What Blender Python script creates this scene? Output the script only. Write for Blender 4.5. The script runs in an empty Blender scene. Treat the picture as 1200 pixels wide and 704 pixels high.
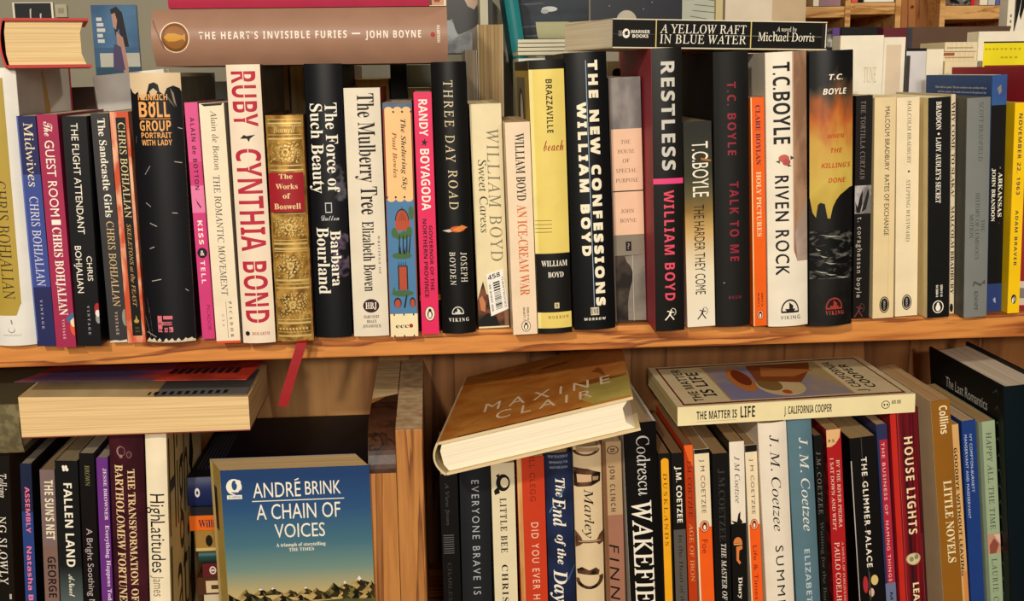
import bpy, bmesh, math, random
from mathutils import Vector, Matrix
from mathutils.geometry import tessellate_polygon

S = bpy.context.scene
C = S.collection
R = math.radians
random.seed(7)

# ---------------------------------------------------------------- camera, world, lights, exposure
FPX, CX, CY = 1350.0, 600.0, 352.0
YAW, PITCH, ROLL, DIST = R(4.0), R(11.2), R(0.8), 0.993
FWD = Vector((math.sin(YAW) * math.cos(PITCH), math.cos(YAW) * math.cos(PITCH), -math.sin(PITCH)))
_r = Vector((math.cos(YAW), -math.sin(YAW), 0))
_u = _r.cross(FWD)
RGT = _r * math.cos(ROLL) - _u * math.sin(ROLL)
UPV = _r * math.sin(ROLL) + _u * math.cos(ROLL)
EYE = Vector((0, 0, .025)) - FWD * DIST
cam_data = bpy.data.cameras.new('camera')
cam_data.sensor_width = 36
cam_data.lens = FPX / 1200 * 36
cam_data.clip_start = .02
cam = bpy.data.objects.new('camera', cam_data)
C.objects.link(cam)
cam.matrix_world = Matrix(((RGT.x, UPV.x, -FWD.x, EYE.x), (RGT.y, UPV.y, -FWD.y, EYE.y), (RGT.z, UPV.z, -FWD.z, EYE.z), (0, 0, 0, 1)))
S.camera = cam
S.view_settings.view_transform = 'Standard'
S.view_settings.look = 'None'
S.view_settings.exposure = 0.0
S.view_settings.gamma = 1.0
S.view_settings.use_curve_mapping = False
world = bpy.data.worlds.new('room_light')
S.world = world
world.use_nodes = True
world.node_tree.nodes['Background'].inputs[0].default_value = (1.0, .93, .82, 1)
world.node_tree.nodes['Background'].inputs[1].default_value = .09


def area_light(name, loc, target, size, power, col):
    d = bpy.data.lights.new(name, 'AREA')
    d.shape = 'DISK'
    d.size = size
    d.energy = power
    d.color = col
    o = bpy.data.objects.new(name, d)
    C.objects.link(o)
    o.location = loc
    o.rotation_euler = (Vector(target) - Vector(loc)).to_track_quat('-Z', 'Y').to_euler()
    return o


area_light('ceiling_lamp', (-.62, -2.2, 1.08), (0, .05, 0), .10, 30, (1, .93, .80))
area_light('hall_lamp', (-.45, -3.3, .86), (0, .05, 0), .12, 33, (1, .90, .74))
area_light('fill_light', (.35, -2.7, .8), (0, .05, 0), .8, 27, (1, .94, .84))  # added soft fill for the books' side faces, no window known
area_light('far_room_lamp', (1.5, .3, 2.1), (1.2, 1.4, .1), .3, 34, (1, .9, .75))


def ray(px, py):
    return FWD + RGT * ((px - CX) / FPX) - UPV * ((py - CY) / FPX)


def on_y(px, py, y):
    d = ray(px, py)
    return EYE + d * ((y - EYE.y) / d.y)


def on_z(px, py, z):
    d = ray(px, py)
    return EYE + d * ((z - EYE.z) / d.z)


# ---------------------------------------------------------------- materials
def lin(h):
    out = []
    for i in (0, 2, 4):
        c = int(h[i:i + 2], 16) / 255
        out.append(c / 12.92 if c <= .04045 else ((c + .055) / 1.055) ** 2.4)
    if max(out) < .03:                     # black inks and cloths are nearly light-less
        out = [c * .55 for c in out]
    return (*out, 1)


MATS = {}


def nodes_of(name):
    m = bpy.data.materials.new(name)
    m.use_nodes = True
    t = m.node_tree
    return m, t, t.nodes, t.nodes['Principled BSDF']


def paint(h, rough=.5, vary=.06):
    """Printed or cloth cover colour with a little wear in value and gloss."""
    k = ('paint', h, rough, vary)
    if k not in MATS:
        m, t, n, p = nodes_of('cover_' + h)
        tc = n.new('ShaderNodeTexCoord')
        nz = n.new('ShaderNodeTexNoise')
        nz.inputs['Scale'].default_value = 38
        nz.inputs['Detail'].default_value = 4
        t.links.new(tc.outputs['Object'], nz.inputs['Vector'])
        mr = n.new('ShaderNodeMapRange')
        mr.inputs[1].default_value, mr.inputs[2].default_value = .3, .7
        mr.inputs[3].default_value, mr.inputs[4].default_value = 1 - vary, 1 + vary
        t.links.new(nz.outputs['Fac'], mr.inputs[0])
        hs = n.new('ShaderNodeHueSaturation')
        hs.inputs['Color'].default_value = lin(h)
        t.links.new(mr.outputs[0], hs.inputs['Value'])
        t.links.new(hs.outputs[0], p.inputs['Base Color'])
        p.inputs['Roughness'].default_value = rough
        p.inputs['Specular IOR Level'].default_value = .22
        MATS[k] = m
    return MATS[k]


def mottle(h1, h2, scale=60, stretch=(1, 1, 1), rough=.5, lo=.42, hi=.58, metal=0, detail=5, dist=0.0):
    """Two printed colours mixed by noise."""
    k = ('mottle', h1, h2, scale, stretch, rough, lo, hi, metal, dist)
    if k not in MATS:
        m, t, n, p = nodes_of('print_' + h1)
        tc = n.new('ShaderNodeTexCoord')
        mp = n.new('ShaderNodeMapping')
        mp.inputs['Scale'].default_value = stretch
        nz = n.new('ShaderNodeTexNoise')
        nz.inputs['Scale'].default_value = scale
        nz.inputs['Detail'].default_value = detail
        nz.inputs['Distortion'].default_value = dist
        cr = n.new('ShaderNodeValToRGB')
        cr.color_ramp.elements[0].position, cr.color_ramp.elements[1].position = lo, hi
        cr.color_ramp.elements[0].color, cr.color_ramp.elements[1].color = lin(h1), lin(h2)
        t.links.new(tc.outputs['Object'], mp.inputs['Vector'])
        t.links.new(mp.outputs[0], nz.inputs['Vector'])
        t.links.new(nz.outputs['Fac'], cr.inputs[0])
        t.links.new(cr.outputs[0], p.inputs['Base Color'])
        p.inputs['Roughness'].default_value = rough
        p.inputs['Metallic'].default_value = metal
        p.inputs['Specular IOR Level'].default_value = .22
        MATS[k] = m
    return MATS[k]


def ramp(stops, z0, z1, rough=.45, wob=0.0, stretch=(1, 1, 1)):
    """A printed picture whose colours change along the length of the book (z in the book's own frame)."""
    k = ('ramp', str(stops), z0, z1)
    if k not in MATS:
        m, t, n, p = nodes_of('picture_' + stops[0][1])
        tc = n.new('ShaderNodeTexCoord')
        sx = n.new('ShaderNodeSeparateXYZ')
        t.links.new(tc.outputs['Object'], sx.inputs[0])
        mr = n.new('ShaderNodeMapRange')
        mr.inputs[1].default_value, mr.inputs[2].default_value = z0, z1
        nz = n.new('ShaderNodeTexNoise')
        mp = n.new('ShaderNodeMapping')
        mp.inputs['Scale'].default_value = stretch
        nz.inputs['Scale'].default_value = 45
        t.links.new(tc.outputs['Object'], mp.inputs[0])
        t.links.new(mp.outputs[0], nz.inputs['Vector'])
        ma = n.new('ShaderNodeMath')
        ma.operation = 'MULTIPLY_ADD'
        ma.inputs[1].default_value = wob
        t.links.new(nz.outputs['Fac'], ma.inputs[0])
        t.links.new(sx.outputs['Z'], ma.inputs[2])
        t.links.new(ma.outputs[0], mr.inputs[0])
        cr = n.new('ShaderNodeValToRGB')
        e = cr.color_ramp.elements
        e[0].position, e[0].color = stops[0][0], lin(stops[0][1])
        e[1].position, e[1].color = stops[-1][0], lin(stops[-1][1])
        for q, c in stops[1:-1]:
            x = e.new(q)
            x.color = lin(c)
        t.links.new(mr.outputs[0], cr.inputs[0])
        t.links.new(cr.outputs[0], p.inputs['Base Color'])
        p.inputs['Roughness'].default_value = rough
        p.inputs['Specular IOR Level'].default_value = .22
        MATS[k] = m
    return MATS[k]


def paper(h='e6cfa4', dark=.72):
    """Edges of a stack of pages: fine layers across the book's thickness (local x)."""
    k = ('paper', h, dark)
    if k not in MATS:
        m, t, n, p = nodes_of('pages_' + h)
        tc = n.new('ShaderNodeTexCoord')
        mp = n.new('ShaderNodeMapping')
        mp.inputs['Scale'].default_value = (900, 6, 6)
        nz = n.new('ShaderNodeTexNoise')
        nz.inputs['Scale'].default_value = 1
        nz.inputs['Detail'].default_value = 3
        t.links.new(tc.outputs['Object'], mp.inputs[0])
        t.links.new(mp.outputs[0], nz.inputs['Vector'])
        cr = n.new('ShaderNodeValToRGB')
        c = lin(h)
        cr.color_ramp.elements[0].position, cr.color_ramp.elements[1].position = .3, .62
        cr.color_ramp.elements[0].color = (c[0] * dark, c[1] * dark * .95, c[2] * dark * .88, 1)
        cr.color_ramp.elements[1].color = c
        t.links.new(nz.outputs['Fac'], cr.inputs[0])
        t.links.new(cr.outputs[0], p.inputs['Base Color'])
        bp = n.new('ShaderNodeBump')
        bp.inputs['Strength'].default_value = .25
        bp.inputs['Distance'].default_value = .0004
        t.links.new(nz.outputs['Fac'], bp.inputs['Height'])
        t.links.new(bp.outputs[0], p.inputs['Normal'])
        p.inputs['Roughness'].default_value = .8
        p.inputs['Specular IOR Level'].default_value = .15
        MATS[k] = m
    return MATS[k]


def wood(name, c1, c2, c3, stretch=(2.2, 26, 26), scale=1.0, rough=.5, ring=9.0):
    """Softwood: long streaks along the grain, growth-ring bands, a darker figure."""
    k = ('wood', name)
    if k not in MATS:
        m, t, n, p = nodes_of(name)
        tc = n.new('ShaderNodeTexCoord')
        mp = n.new('ShaderNodeMapping')
        mp.inputs['Scale'].default_value = stretch
        t.links.new(tc.outputs['Object'], mp.inputs[0])
        n1 = n.new('ShaderNodeTexNoise')
        n1.inputs['Scale'].default_value = scale
        n1.inputs['Detail'].default_value = 6
        n1.inputs['Distortion'].default_value = .6
        t.links.new(mp.outputs[0], n1.inputs['Vector'])
        ml = n.new('ShaderNodeMath')
        ml.operation = 'MULTIPLY'
        ml.inputs[1].default_value = ring
        t.links.new(n1.outputs['Fac'], ml.inputs[0])
        fr = n.new('ShaderNodeMath')
        fr.operation = 'FRACT'
        t.links.new(ml.outputs[0], fr.inputs[0])
        cr = n.new('ShaderNodeValToRGB')
        e = cr.color_ramp.elements
        e[0].position, e[0].color = 0, lin(c1)
        e[1].position, e[1].color = 1, lin(c1)
        for q, c in ((.5, c1), (.78, c2), (.92, c3)):
            x = e.new(q)
            x.color = lin(c)
        t.links.new(fr.outputs[0], cr.inputs[0])
        n2 = n.new('ShaderNodeTexNoise')
        n2.inputs['Scale'].default_value = scale * 9
        n2.inputs['Detail'].default_value = 3
        t.links.new(mp.outputs[0], n2.inputs['Vector'])
        mx = n.new('ShaderNodeMix')
        mx.data_type = 'RGBA'
        mx.blend_type = 'MULTIPLY'
        mx.inputs[0].default_value = .45
        t.links.new(cr.outputs[0], mx.inputs[6])
        c2r = n.new('ShaderNodeValToRGB')
        c2r.color_ramp.elements[0].color = (.62, .55, .48, 1)
        c2r.color_ramp.elements[0].position = .35
        c2r.color_ramp.elements[1].color = (1, 1, 1, 1)
        c2r.color_ramp.elements[1].position = .6
        t.links.new(n2.outputs['Fac'], c2r.inputs[0])
        t.links.new(c2r.outputs[0], mx.inputs[7])
        t.links.new(mx.outputs[2], p.inputs['Base Color'])
        bp = n.new('ShaderNodeBump')
        bp.inputs['Strength'].default_value = .15
        bp.inputs['Distance'].default_value = .001
        t.links.new(n2.outputs['Fac'], bp.inputs['Height'])
        t.links.new(bp.outputs[0], p.inputs['Normal'])
        p.inputs['Roughness'].default_value = rough
        p.inputs['Specular IOR Level'].default_value = .3
        MATS[k] = m
    return MATS[k]


def mat_of(c):
    return paint(c) if isinstance(c, str) else c


# ---------------------------------------------------------------- lettering
# code points of the lettering styles: capitals, small letters, digits
STYLES = {'b': (0x1D400, 0x1D41A, 0x1D7CE), 'i': (0x1D434, 0x1D44E, 0), 'bi': (0x1D468, 0x1D482, 0), 's': (0x1D4D0, 0x1D4EA, 0), 'sb': (0x1D5D4, 0x1D5EE, 0x1D7EC)}
GLYPHS = {}
CAPS = {}


def char_of(st, ch):
    if st in STYLES:
        up, low, dig = STYLES[st]
        if 'A' <= ch <= 'Z':
            return chr(up + ord(ch) - 65)
        if 'a' <= ch <= 'z':
            return chr(0x210E) if (st == 'i' and ch == 'h') else chr(low + ord(ch) - 97)
        if ch.isdigit() and dig:
            return chr(dig + ord(ch) - 48)
    return ch


def type_out(body):
    """Outline a few letters with the built-in font: points and triangles."""
    cu = bpy.data.curves.new('letter', 'FONT')
    cu.body = body
    cu.resolution_u = 3
    ob = bpy.data.objects.new('letter', cu)
    C.objects.link(ob)
    dg = bpy.context.evaluated_depsgraph_get()
    dg.update()
    ev = ob.evaluated_get(dg)
    me = ev.to_mesh()
    pts = [(v.co.x, v.co.y) for v in me.vertices]
    fs = [tuple(p.vertices) for p in me.polygons]
    ev.to_mesh_clear()
    bpy.data.objects.remove(ob)
    bpy.data.curves.remove(cu)
    return pts, fs


HW = max(x for x, y in type_out('H')[0])
GAP = max(x for x, y in type_out('H      H')[0])        # two H with six spaces between


def raw_glyph(st, ch):
    """(advance, points, triangles) of one letter, origin at its pen position."""
    k = st + ch
    if k not in GLYPHS:
        pts, fs = type_out('H   ' + char_of(st, ch) + '   H')
        end = max(x for x, y in pts)
        adv = end - GAP
        keep = [i for i, (x, y) in enumerate(pts) if HW + .12 < x < end - HW - .12]
        ren = {i: n for n, i in enumerate(keep)}
        x0 = (GAP - HW) / 2 + HW / 2
        GLYPHS[k] = (adv, [(pts[i][0] - x0, pts[i][1]) for i in keep], [tuple(ren[i] for i in f) for f in fs if all(i in ren for i in f)])
    return GLYPHS[k]


SLANT = {'u': ('i', .2), 'ri': ('r', -.2), 'sbi': ('sb', -.2)}
TESS = {}


def glyph(st, ch):
    k = st + ch
    if k not in TESS:
        s, shear = SLANT.get(st, (st, 0))
        adv, pts, tr = raw_glyph(s, ch)
        TESS[k] = (adv, [(x - shear * y, y) for x, y in pts], tr)
    return TESS[k]


def text_shape(text, st, track=0.0):
    """Triangles of a line of text, baseline at 0, cap height 1, starting at x = 0; returns points, faces, length."""
    if st not in CAPS:
        CAPS[st] = max(y for x, y in glyph(st, 'H')[1])
    cap = CAPS[st]
    P, F, x = [], [], 0
    for ch in text:
        if ch == ' ':
            x += .28 + track
            continue
        adv, pts, tr = glyph(st, ch)
        b = len(P)
        P += [(x + a, y) for a, y in pts]
        F += [tuple(b + i for i in t) for t in tr]
        x += adv + track
    lo = min(p[0] for p in P)
    hi = max(p[0] for p in P)
    return [((a - lo) / cap, y / cap) for a, y in P], F, (hi - lo) / cap


# printed items; p is a place along the book's length in the units of its builder (photo pixels), u runs 0..1 across
def T(text, st, col, p0, p1, u0, u1, track=0.0):          # runs down the spine, letters' feet to the left
    return ('T', text, st, col, p0, p1, u0, u1, track)


def H(text, st, col, u0, u1, ptop, pbase, track=0.0):      # runs across
    return ('H', text, st, col, u0, u1, ptop, pbase, track)


def B(p0, p1, col, u0=0.0, u1=1.0):
    return ('P', [(u0, p0), (u1, p0), (u1, p1), (u0, p1)], col)


def heavy(*a, du=.018, dp=.5):
    """A line of extra-heavy capitals."""
    t = T(*a)
    return [t] + [('T', *t[1:4], t[4] + x, t[5] + x, t[6] + y, t[7] + y, t[8]) for x, y in ((dp, 0), (0, du), (dp, du))]


def E(u, p, ru, rp, col, a0=0, a1=360):
    n = 24
    return ('P', [(u + ru * math.cos(R(a0 + (a1 - a0) * i / n)), p - rp * math.sin(R(a0 + (a1 - a0) * i / n))) for i in range(n + (0 if a1 - a0 >= 360 else 1))], col)


def P(pts, col):
    return ('P', pts, col)


def penguin(u, p, ru, rp, ring='f06010'):
    """A standing bird in an outlined oval."""
    k, w = '15100d', 'f6ead4'
    return [E(u, p, ru, rp, k), E(u, p, ru * .88, rp * .9, ring), E(u, p, ru * .82, rp * .84, w if ring != 'f0dcc0' else ring), E(u, p, ru * .74, rp * .77, ring),
            E(u, p + rp * .1, ru * .5, rp * .5, k), E(u, p - rp * .42, ru * .26, rp * .24, k), P([(u + ru * .2, p - rp * .5), (u + ru * .5, p - rp * .42), (u + ru * .2, p - rp * .36)], k),
            E(u, p + rp * .16, ru * .28, rp * .4, w), P([(u - ru * .3, p + rp * .66), (u + ru * .3, p + rp * .66), (u + ru * .2, p + rp * .56), (u - ru * .2, p + rp * .56)], k)]


def ship(u, p, ru, rp, col):
    o = []
    for i in range(12):
        a, b = R(180 * i / 12), R(180 * (i + 1) / 12)
        o.append(P([(u + ru * math.cos(a), p - rp * math.sin(a)), (u + ru * math.cos(b), p - rp * math.sin(b)),
                    (u + ru * .86 * math.cos(b), p - rp * .86 * math.sin(b)), (u + ru * .86 * math.cos(a), p - rp * .86 * math.sin(a))], col))
    o += [P([(u - ru, p - rp * .02), (u + ru, p - rp * .02), (u + ru * .95, p + rp * .14), (u - ru * .95, p + rp * .14)], col),
          P([(u - ru * .1, p - rp * .75), (u + ru * .35, p - rp * .45), (u + ru * .3, p - rp * .15), (u - ru * .1, p - rp * .12)], col),
          P([(u - ru * .55, p - rp * .2), (u + ru * .6, p - rp * .2), (u + ru * .4, p), (u - ru * .4, p)], col)]
    return o


def archer(u, p, ru, rp, col):
    def bar(a, b, t):
        dx, dy = b[0] - a[0], b[1] - a[1]
        n = math.hypot(dx, dy) or 1
        ox, oy = -dy / n * t, dx / n * t
        f = lambda q: (u + q[0] * ru, p + q[1] * rp)
        return P([f((a[0] + ox, a[1] + oy)), f((b[0] + ox, b[1] + oy)), f((b[0] - ox, b[1] - oy)), f((a[0] - ox, a[1] - oy))], col)
    o = [bar((-.95, 1), (-.15, .1), .1), bar((.55, .95), (-.1, .1), .1), bar((-.2, .2), (.05, -.45), .16), bar((-.6, -.5), (.6, -.25), .08),
         E(u + .1 * ru, p - .65 * rp, .14 * ru, .14 * rp, col)]
    for i in range(7):
        a, b = R(-110 + 26 * i), R(-110 + 26 * (i + 1))
        o.append(bar((.35 + .55 * math.cos(a), -.35 + .6 * math.sin(a)), (.35 + .55 * math.cos(b), -.35 + .6 * math.sin(b)), .04))
    return o


# ---------------------------------------------------------------- meshes and objects
class MB:
    def __init__(s):
        s.v, s.f, s.m, s.mats, s.sm = [], [], [], [], set()

    def mi(s, mat):
        if mat not in s.mats:
            s.mats.append(mat)
        return s.mats.index(mat)

    def poly(s, pts, mat):
        b = len(s.v)
        s.v += [tuple(p) for p in pts]
        s.f.append(tuple(range(b, b + len(pts))))
        s.m.append(s.mi(mat))

    def faces(s, pts, fs, mat, smooth=False):
        b = len(s.v)
        if smooth:
            s.sm.update(range(len(s.f), len(s.f) + len(fs)))
        s.v += [tuple(p) for p in pts]
        i = s.mi(mat)
        for f in fs:
            s.f.append(tuple(b + k for k in f))
            s.m.append(i)

    def box(s, a, b, mat):
        x0, y0, z0 = a
        x1, y1, z1 = b
        s.hexa([(x0, y0, z0), (x1, y0, z0), (x1, y1, z0), (x0, y1, z0), (x0, y0, z1), (x1, y0, z1), (x1, y1, z1), (x0, y1, z1)], mat)

    def hexa(s, p, mat):
        s.faces(p, [(0, 3, 2, 1), (4, 5, 6, 7), (0, 1, 5, 4), (1, 2, 6, 5), (2, 3, 7, 6), (3, 0, 4, 7)], mat)

    def prism(s, outline, axis, a, b, mat):
        """An outline in the two other axes pushed from a to b along axis (0 x, 1 y, 2 z)."""
        def put(q, t):
            r = list(q)
            r.insert(axis, t)
            return tuple(r)
        n = len(outline)
        pts = [put(q, a) for q in outline] + [put(q, b) for q in outline]
        fs = [tuple(range(n))[::-1], tuple(range(n, 2 * n))] + [(i, (i + 1) % n, n + (i + 1) % n, n + i) for i in range(n)]
        s.faces(pts, fs, mat)

    def build(s, name, parent=None, bevel=0, smooth=False):
        me = bpy.data.meshes.new(name)
        me.from_pydata(s.v, [], s.f)
        for m in s.mats:
            me.materials.append(m)
        me.polygons.foreach_set('material_index', s.m)
        if smooth or s.sm:
            me.polygons.foreach_set('use_smooth', [smooth or i in s.sm for i in range(len(s.f))])
        me.update()
        o = bpy.data.objects.new(name, me)
        C.objects.link(o)
        if parent:
            o.parent = parent
        if bevel:
            b = o.modifiers.new('edge', 'BEVEL')
            b.width = bevel
            b.segments = 2
            b.limit_method = 'ANGLE'
        return o


def tag(o, label, cat, group=None):
    o['label'], o['category'] = label, cat
    if group:
        o['group'] = group
    return o


def struct_kind(o):
    o['kind'] = 'structure'
    return o


def thing(name, label, cat, loc, rot=None, group=None):
    o = bpy.data.objects.new(name, None)
    o.empty_display_size = .02
    C.objects.link(o)
    m = (rot or Matrix.Identity(3)).to_4x4()
    m.translation = Vector(loc)
    o.matrix_world = m
    return tag(o, label, cat, group)


def print_on(mb, items, pos, frac, cuts=(), ulen=1.0):
    """Lay printed items on a surface: pos(u, v, k) gives the point, frac turns a place along the length into v (0 top .. 1 bottom)."""
    for k, it in enumerate(items):
        if it[0] == 'T':
            _, text, st, col, p0, p1, u0, u1, tr = it
            pts, fs, L = text_shape(text, st, tr)
            v0, v1 = frac(p0), frac(p1)
            q = [(u0 + y * (u1 - u0), v0 + x / L * (v1 - v0)) for x, y in pts]
        elif it[0] == 'H':
            _, text, st, col, u0, u1, pt, pb, tr = it
            pts, fs, L = text_shape(text, st, tr)
            vt, vb = frac(pt), frac(pb)
            q = [(u0 + x / L * (u1 - u0), vb + y * (vt - vb)) for x, y in pts]
        else:
            _, pl, col = it
            q = [(u, frac(p)) for u, p in pl]
            fs = [tuple(t) for t in tessellate_polygon([[Vector((a, b, 0)) for a, b in q]])]
        q = [(min(max(a, 0.0), 1.0), min(max(b, 0.0), 1.0)) for a, b in q]
        if cuts:
            bm = bmesh.new()
            vs = [bm.verts.new((a, b, 0)) for a, b in q]
            for f in fs:
                try:
                    bm.faces.new([vs[i] for i in f])
                except ValueError:
                    pass
            lo, hi = min(a for a, b in q), max(a for a, b in q)
            for c in cuts:
                if lo < c < hi:
                    bmesh.ops.bisect_plane(bm, geom=bm.verts[:] + bm.edges[:] + bm.faces[:], dist=1e-7, plane_co=(c, 0, 0), plane_no=(1, 0, 0))
            bm.verts.index_update()
            q = [(v.co.x, v.co.y) for v in bm.verts]
            fs = [tuple(v.index for v in f.verts) for f in bm.faces]
            bm.free()
        mb.faces([pos(a, b, .00010 + .000012 * k) for a, b in q], fs, mat_of(col), bool(cuts))


BOOKS = []


def make_book(name, label, w, h, d, loc, rot, spine, items=(), front=(), back=(), cover=None, pages='e6cfa4', hard=False, bulge=0.0,
              frac=lambda p: p, ffrac=lambda p: p, gloss=.42, group=None, headband=None, cover_gap=0.0, fore=0.0, extra=None, pdark=.72, back_cover=None, shear=0.0, cat='book'):
    """One book. Local frame: x across the spine (front cover at +x), y from the spine to the fore-edge, z along the spine."""
    root = thing(name, label, cat, loc, rot, group)
    ct = .0022 if hard else .0006
    inset = .0035 if hard else .0002
    n = 10 if bulge else 1
    cuts = [i / n for i in range(1, n)]

    def curve(u):
        i = min(int(u * n), n - 1)
        f = lambda q: bulge * (2 * q - 1) ** 2
        a, b = i / n, (i + 1) / n
        return f(a) + (f(b) - f(a)) * (u - a) / (b - a)
    sp = mat_of(spine) if not isinstance(spine, str) else paint(spine, gloss)
    cv = sp if cover is None else (mat_of(cover) if not isinstance(cover, str) else paint(cover, .55))
    # spine
    mb = MB()
    th = .0014 if hard else .0006
    us = [i / n for i in range(n + 1)]
    fr = [((u - .5) * w, curve(u)) for u in us]
    bk = [((u - .5) * (w - 2 * th), curve(u) + th) for u in us]
    if bulge:
        ring = fr + bk[::-1]
        m = len(ring)
        mb.faces([(x, y, 0) for x, y in ring] + [(x, y, h) for x, y in ring], [tuple(range(m))[::-1], tuple(range(m, 2 * m))] + [(i, (i + 1) % m, m + (i + 1) % m, m + i) for i in range(n, m)], sp)
        mb.faces([(x, y, 0) for x, y in fr] + [(x, y, h) for x, y in fr], [(i, i + 1, n + 2 + i, n + 1 + i) for i in range(n)], sp, True)
    else:
        mb.prism(fr + bk[::-1], 2, 0, h, sp)
    print_on(mb, items, lambda u, v, e: ((u - .5) * w, curve(u) - e, h * (1 - v)), frac, cuts)
    mb.build('spine', root)
    # covers
    y0 = bulge + th
    mb = MB()
    bc = cv if back_cover is None else mat_of(back_cover)
    mb.box((-w / 2, y0, 0), (-w / 2 + ct, d, h), bc)
    print_on(mb, back, lambda u, v, e: (-w / 2 - e, d - u * (d - y0), h * (1 - v)), ffrac)
    mb.build('back_cover', root)
    mb = MB()
    mb.box((w / 2 - ct, y0, 0), (w / 2, d, h), cv)
    print_on(mb, front, lambda u, v, e: (w / 2 + e, y0 + u * (d - y0), h * (1 - v)), ffrac)
    mb.build('front_cover', root)
    # pages
    mb = MB()
    pw = w / 2 - ct - .0002
    pm = paper(pages, pdark)
    if hard:
        out = [(-pw, y0 + .001 + bulge * .2), (-pw * .5, y0 + .001 - bulge * .3), (pw * .5, y0 + .001 - bulge * .3), (pw, y0 + .001 + bulge * .2)]
        fe = d - .004
        out += [(pw, fe), (pw * .5, fe - bulge), (-pw * .5, fe - bulge), (-pw, fe)]
    else:
        out = [(-pw, y0 + .0002), (pw, y0 + .0002), (pw + fore, d - .0006), (-pw, d - .0003)]
    mb.prism(out, 2, inset, h - inset, pm)
    mb.build('page_block', root)
    if headband:
        mb = MB()
        q = [((u - .5) * (w - 4 * th), curve(u) + th + .0004) for u in us]
        q2 = [(x, y + .003) for x, y in q]
        mb.prism(q + q2[::-1], 2, h - inset - .0002, h - .0008, paint(headband, .6))
        mb.build('headband', root)
    if extra:
        extra(root, w, h, d, frac)
    if shear:
        for c in root.children:
            for v in c.data.vertices:
                v.co.y += shear * (v.co.x - w / 2)
    return root


ROT_LIE = Matrix.Rotation(R(-90), 3, 'Y')            # lying, spine to the room, front cover up
ROT_END = Matrix(((0, 1, 0), (0, 0, 1), (1, 0, 0)))   # lying, front cover up, spine left, tail to the room
ROT_FORE = Matrix(((0, 0, 1), (0, -1, 0), (1, 0, 0)))  # lying, front cover up, fore-edge to the room
ROT_BACK = Matrix.Rotation(R(180), 3, 'Z')            # upright, fore-edge to the room
ROT_FACE = Matrix.Rotation(R(-90), 3, 'Z')            # upright, front cover to the room

# ---------------------------------------------------------------- the setting
TOP = 0.0            # top of the upper shelf
THICK = .021
LOW = -.322          # top of the lower shelf
PINE = wood('shelf_pine', 'd68c44', 'b0642c', '82441c', (2.0, 30, 24), 1.0, .5, 7)
PINE_V = wood('upright_pine', 'bd7f42', '9c6230', '74441f', (26, 22, 1.6), 1.0, .5, 8)
PLY = wood('back_plywood', 'c08c55', 'a87242', '8f5c34', (9, 9, 1.2), 1.0, .55, 6)
END = mottle('b8946a', 'dcc094', 90, (1, 1, 1), .8, .35, .65)
BOARD = wood('far_shelf_pine', 'd9a869', 'c8924f', 'a87338', (3, 20, 20), 1.0, .5, 6)
FLOOR_Z = -1.25

mb = MB()
mb.box((-1.6, -3.2, FLOOR_Z - .05), (3.2, 3.2, FLOOR_Z), wood('floor_boards', '8a6238', '7a5430', '5c3c20', (2, 14, 14)))
struct_kind(mb.build('floor'))
mb = MB()
wx = [on_y(p, 10, .405).x for p in (850, 905, 946)]
mb.box((-1.6, .415, FLOOR_Z), (wx[0], .455, 1.5), mottle('8c8672', '979180', 6, (1, 1, 1), .85, .3, .7))
struct_kind(mb.build('wall_back'))
mb = MB()
mb.box((wx[0], .405, FLOOR_Z), (wx[1], .455, 1.5), paint('dccdb4', .6))
mb.box((wx[1] - .0005, .41, FLOOR_Z), (wx[2], .455, 1.5), paint('c4ab88', .6))
mb.box((wx[0] - .012, .402, FLOOR_Z), (wx[0] - .004, .42, 1.5), paint('cdb98a', .6))
struct_kind(mb.build('trim_1'))
mb = MB()
mb.box((.3, 3.05, FLOOR_Z), (3.2, 3.1, 1.5), paint('b99d78', .8))
struct_kind(mb.build('wall_far'))

# the bookcase the books stand in
case = thing('bookcase', 'pine bookcase with a plank shelf over a lower shelf parted by two uprights', 'bookcase', (0, 0, FLOOR_Z))


def case_part(mbx, name, bevel=.0012):
    o = mbx.build(name, case, bevel)
    o.location = (0, 0, -FLOOR_Z)
    return o


mb = MB()
mb.box((-.75, 0, -THICK), (.75, .37, 0), PINE)
case_part(mb, 'upper_shelf', .0016)
mb = MB()
mb.box((-.75, .002, LOW - .02), (.75, .25, LOW), PINE)
case_part(mb, 'lower_shelf')
PLY_SHADED = wood('shaded_back_plywood', '9a6638', '7e5028', '5c3618', (12, 9, 1.0), 1.0, .55, 6)  # plywood toned darker, the shade of the right half put into its colour
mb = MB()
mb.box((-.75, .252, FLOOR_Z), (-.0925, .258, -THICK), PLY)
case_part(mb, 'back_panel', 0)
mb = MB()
mb.box((-.092, .252, FLOOR_Z), (.75, .258, -THICK), PLY_SHADED)
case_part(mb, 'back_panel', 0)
UP_Z = -.0875
mb = MB()
mb.box((-.104, 0, LOW), (-.0803, .25, UP_Z), PINE_V)
mb.poly([(-.1039, .001, UP_Z + .00015), (-.0804, .001, UP_Z + .00015), (-.0804, .2495, UP_Z + .00015), (-.1039, .2495, UP_Z + .00015)], END)
case_part(mb, 'upright', .0008)
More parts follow.
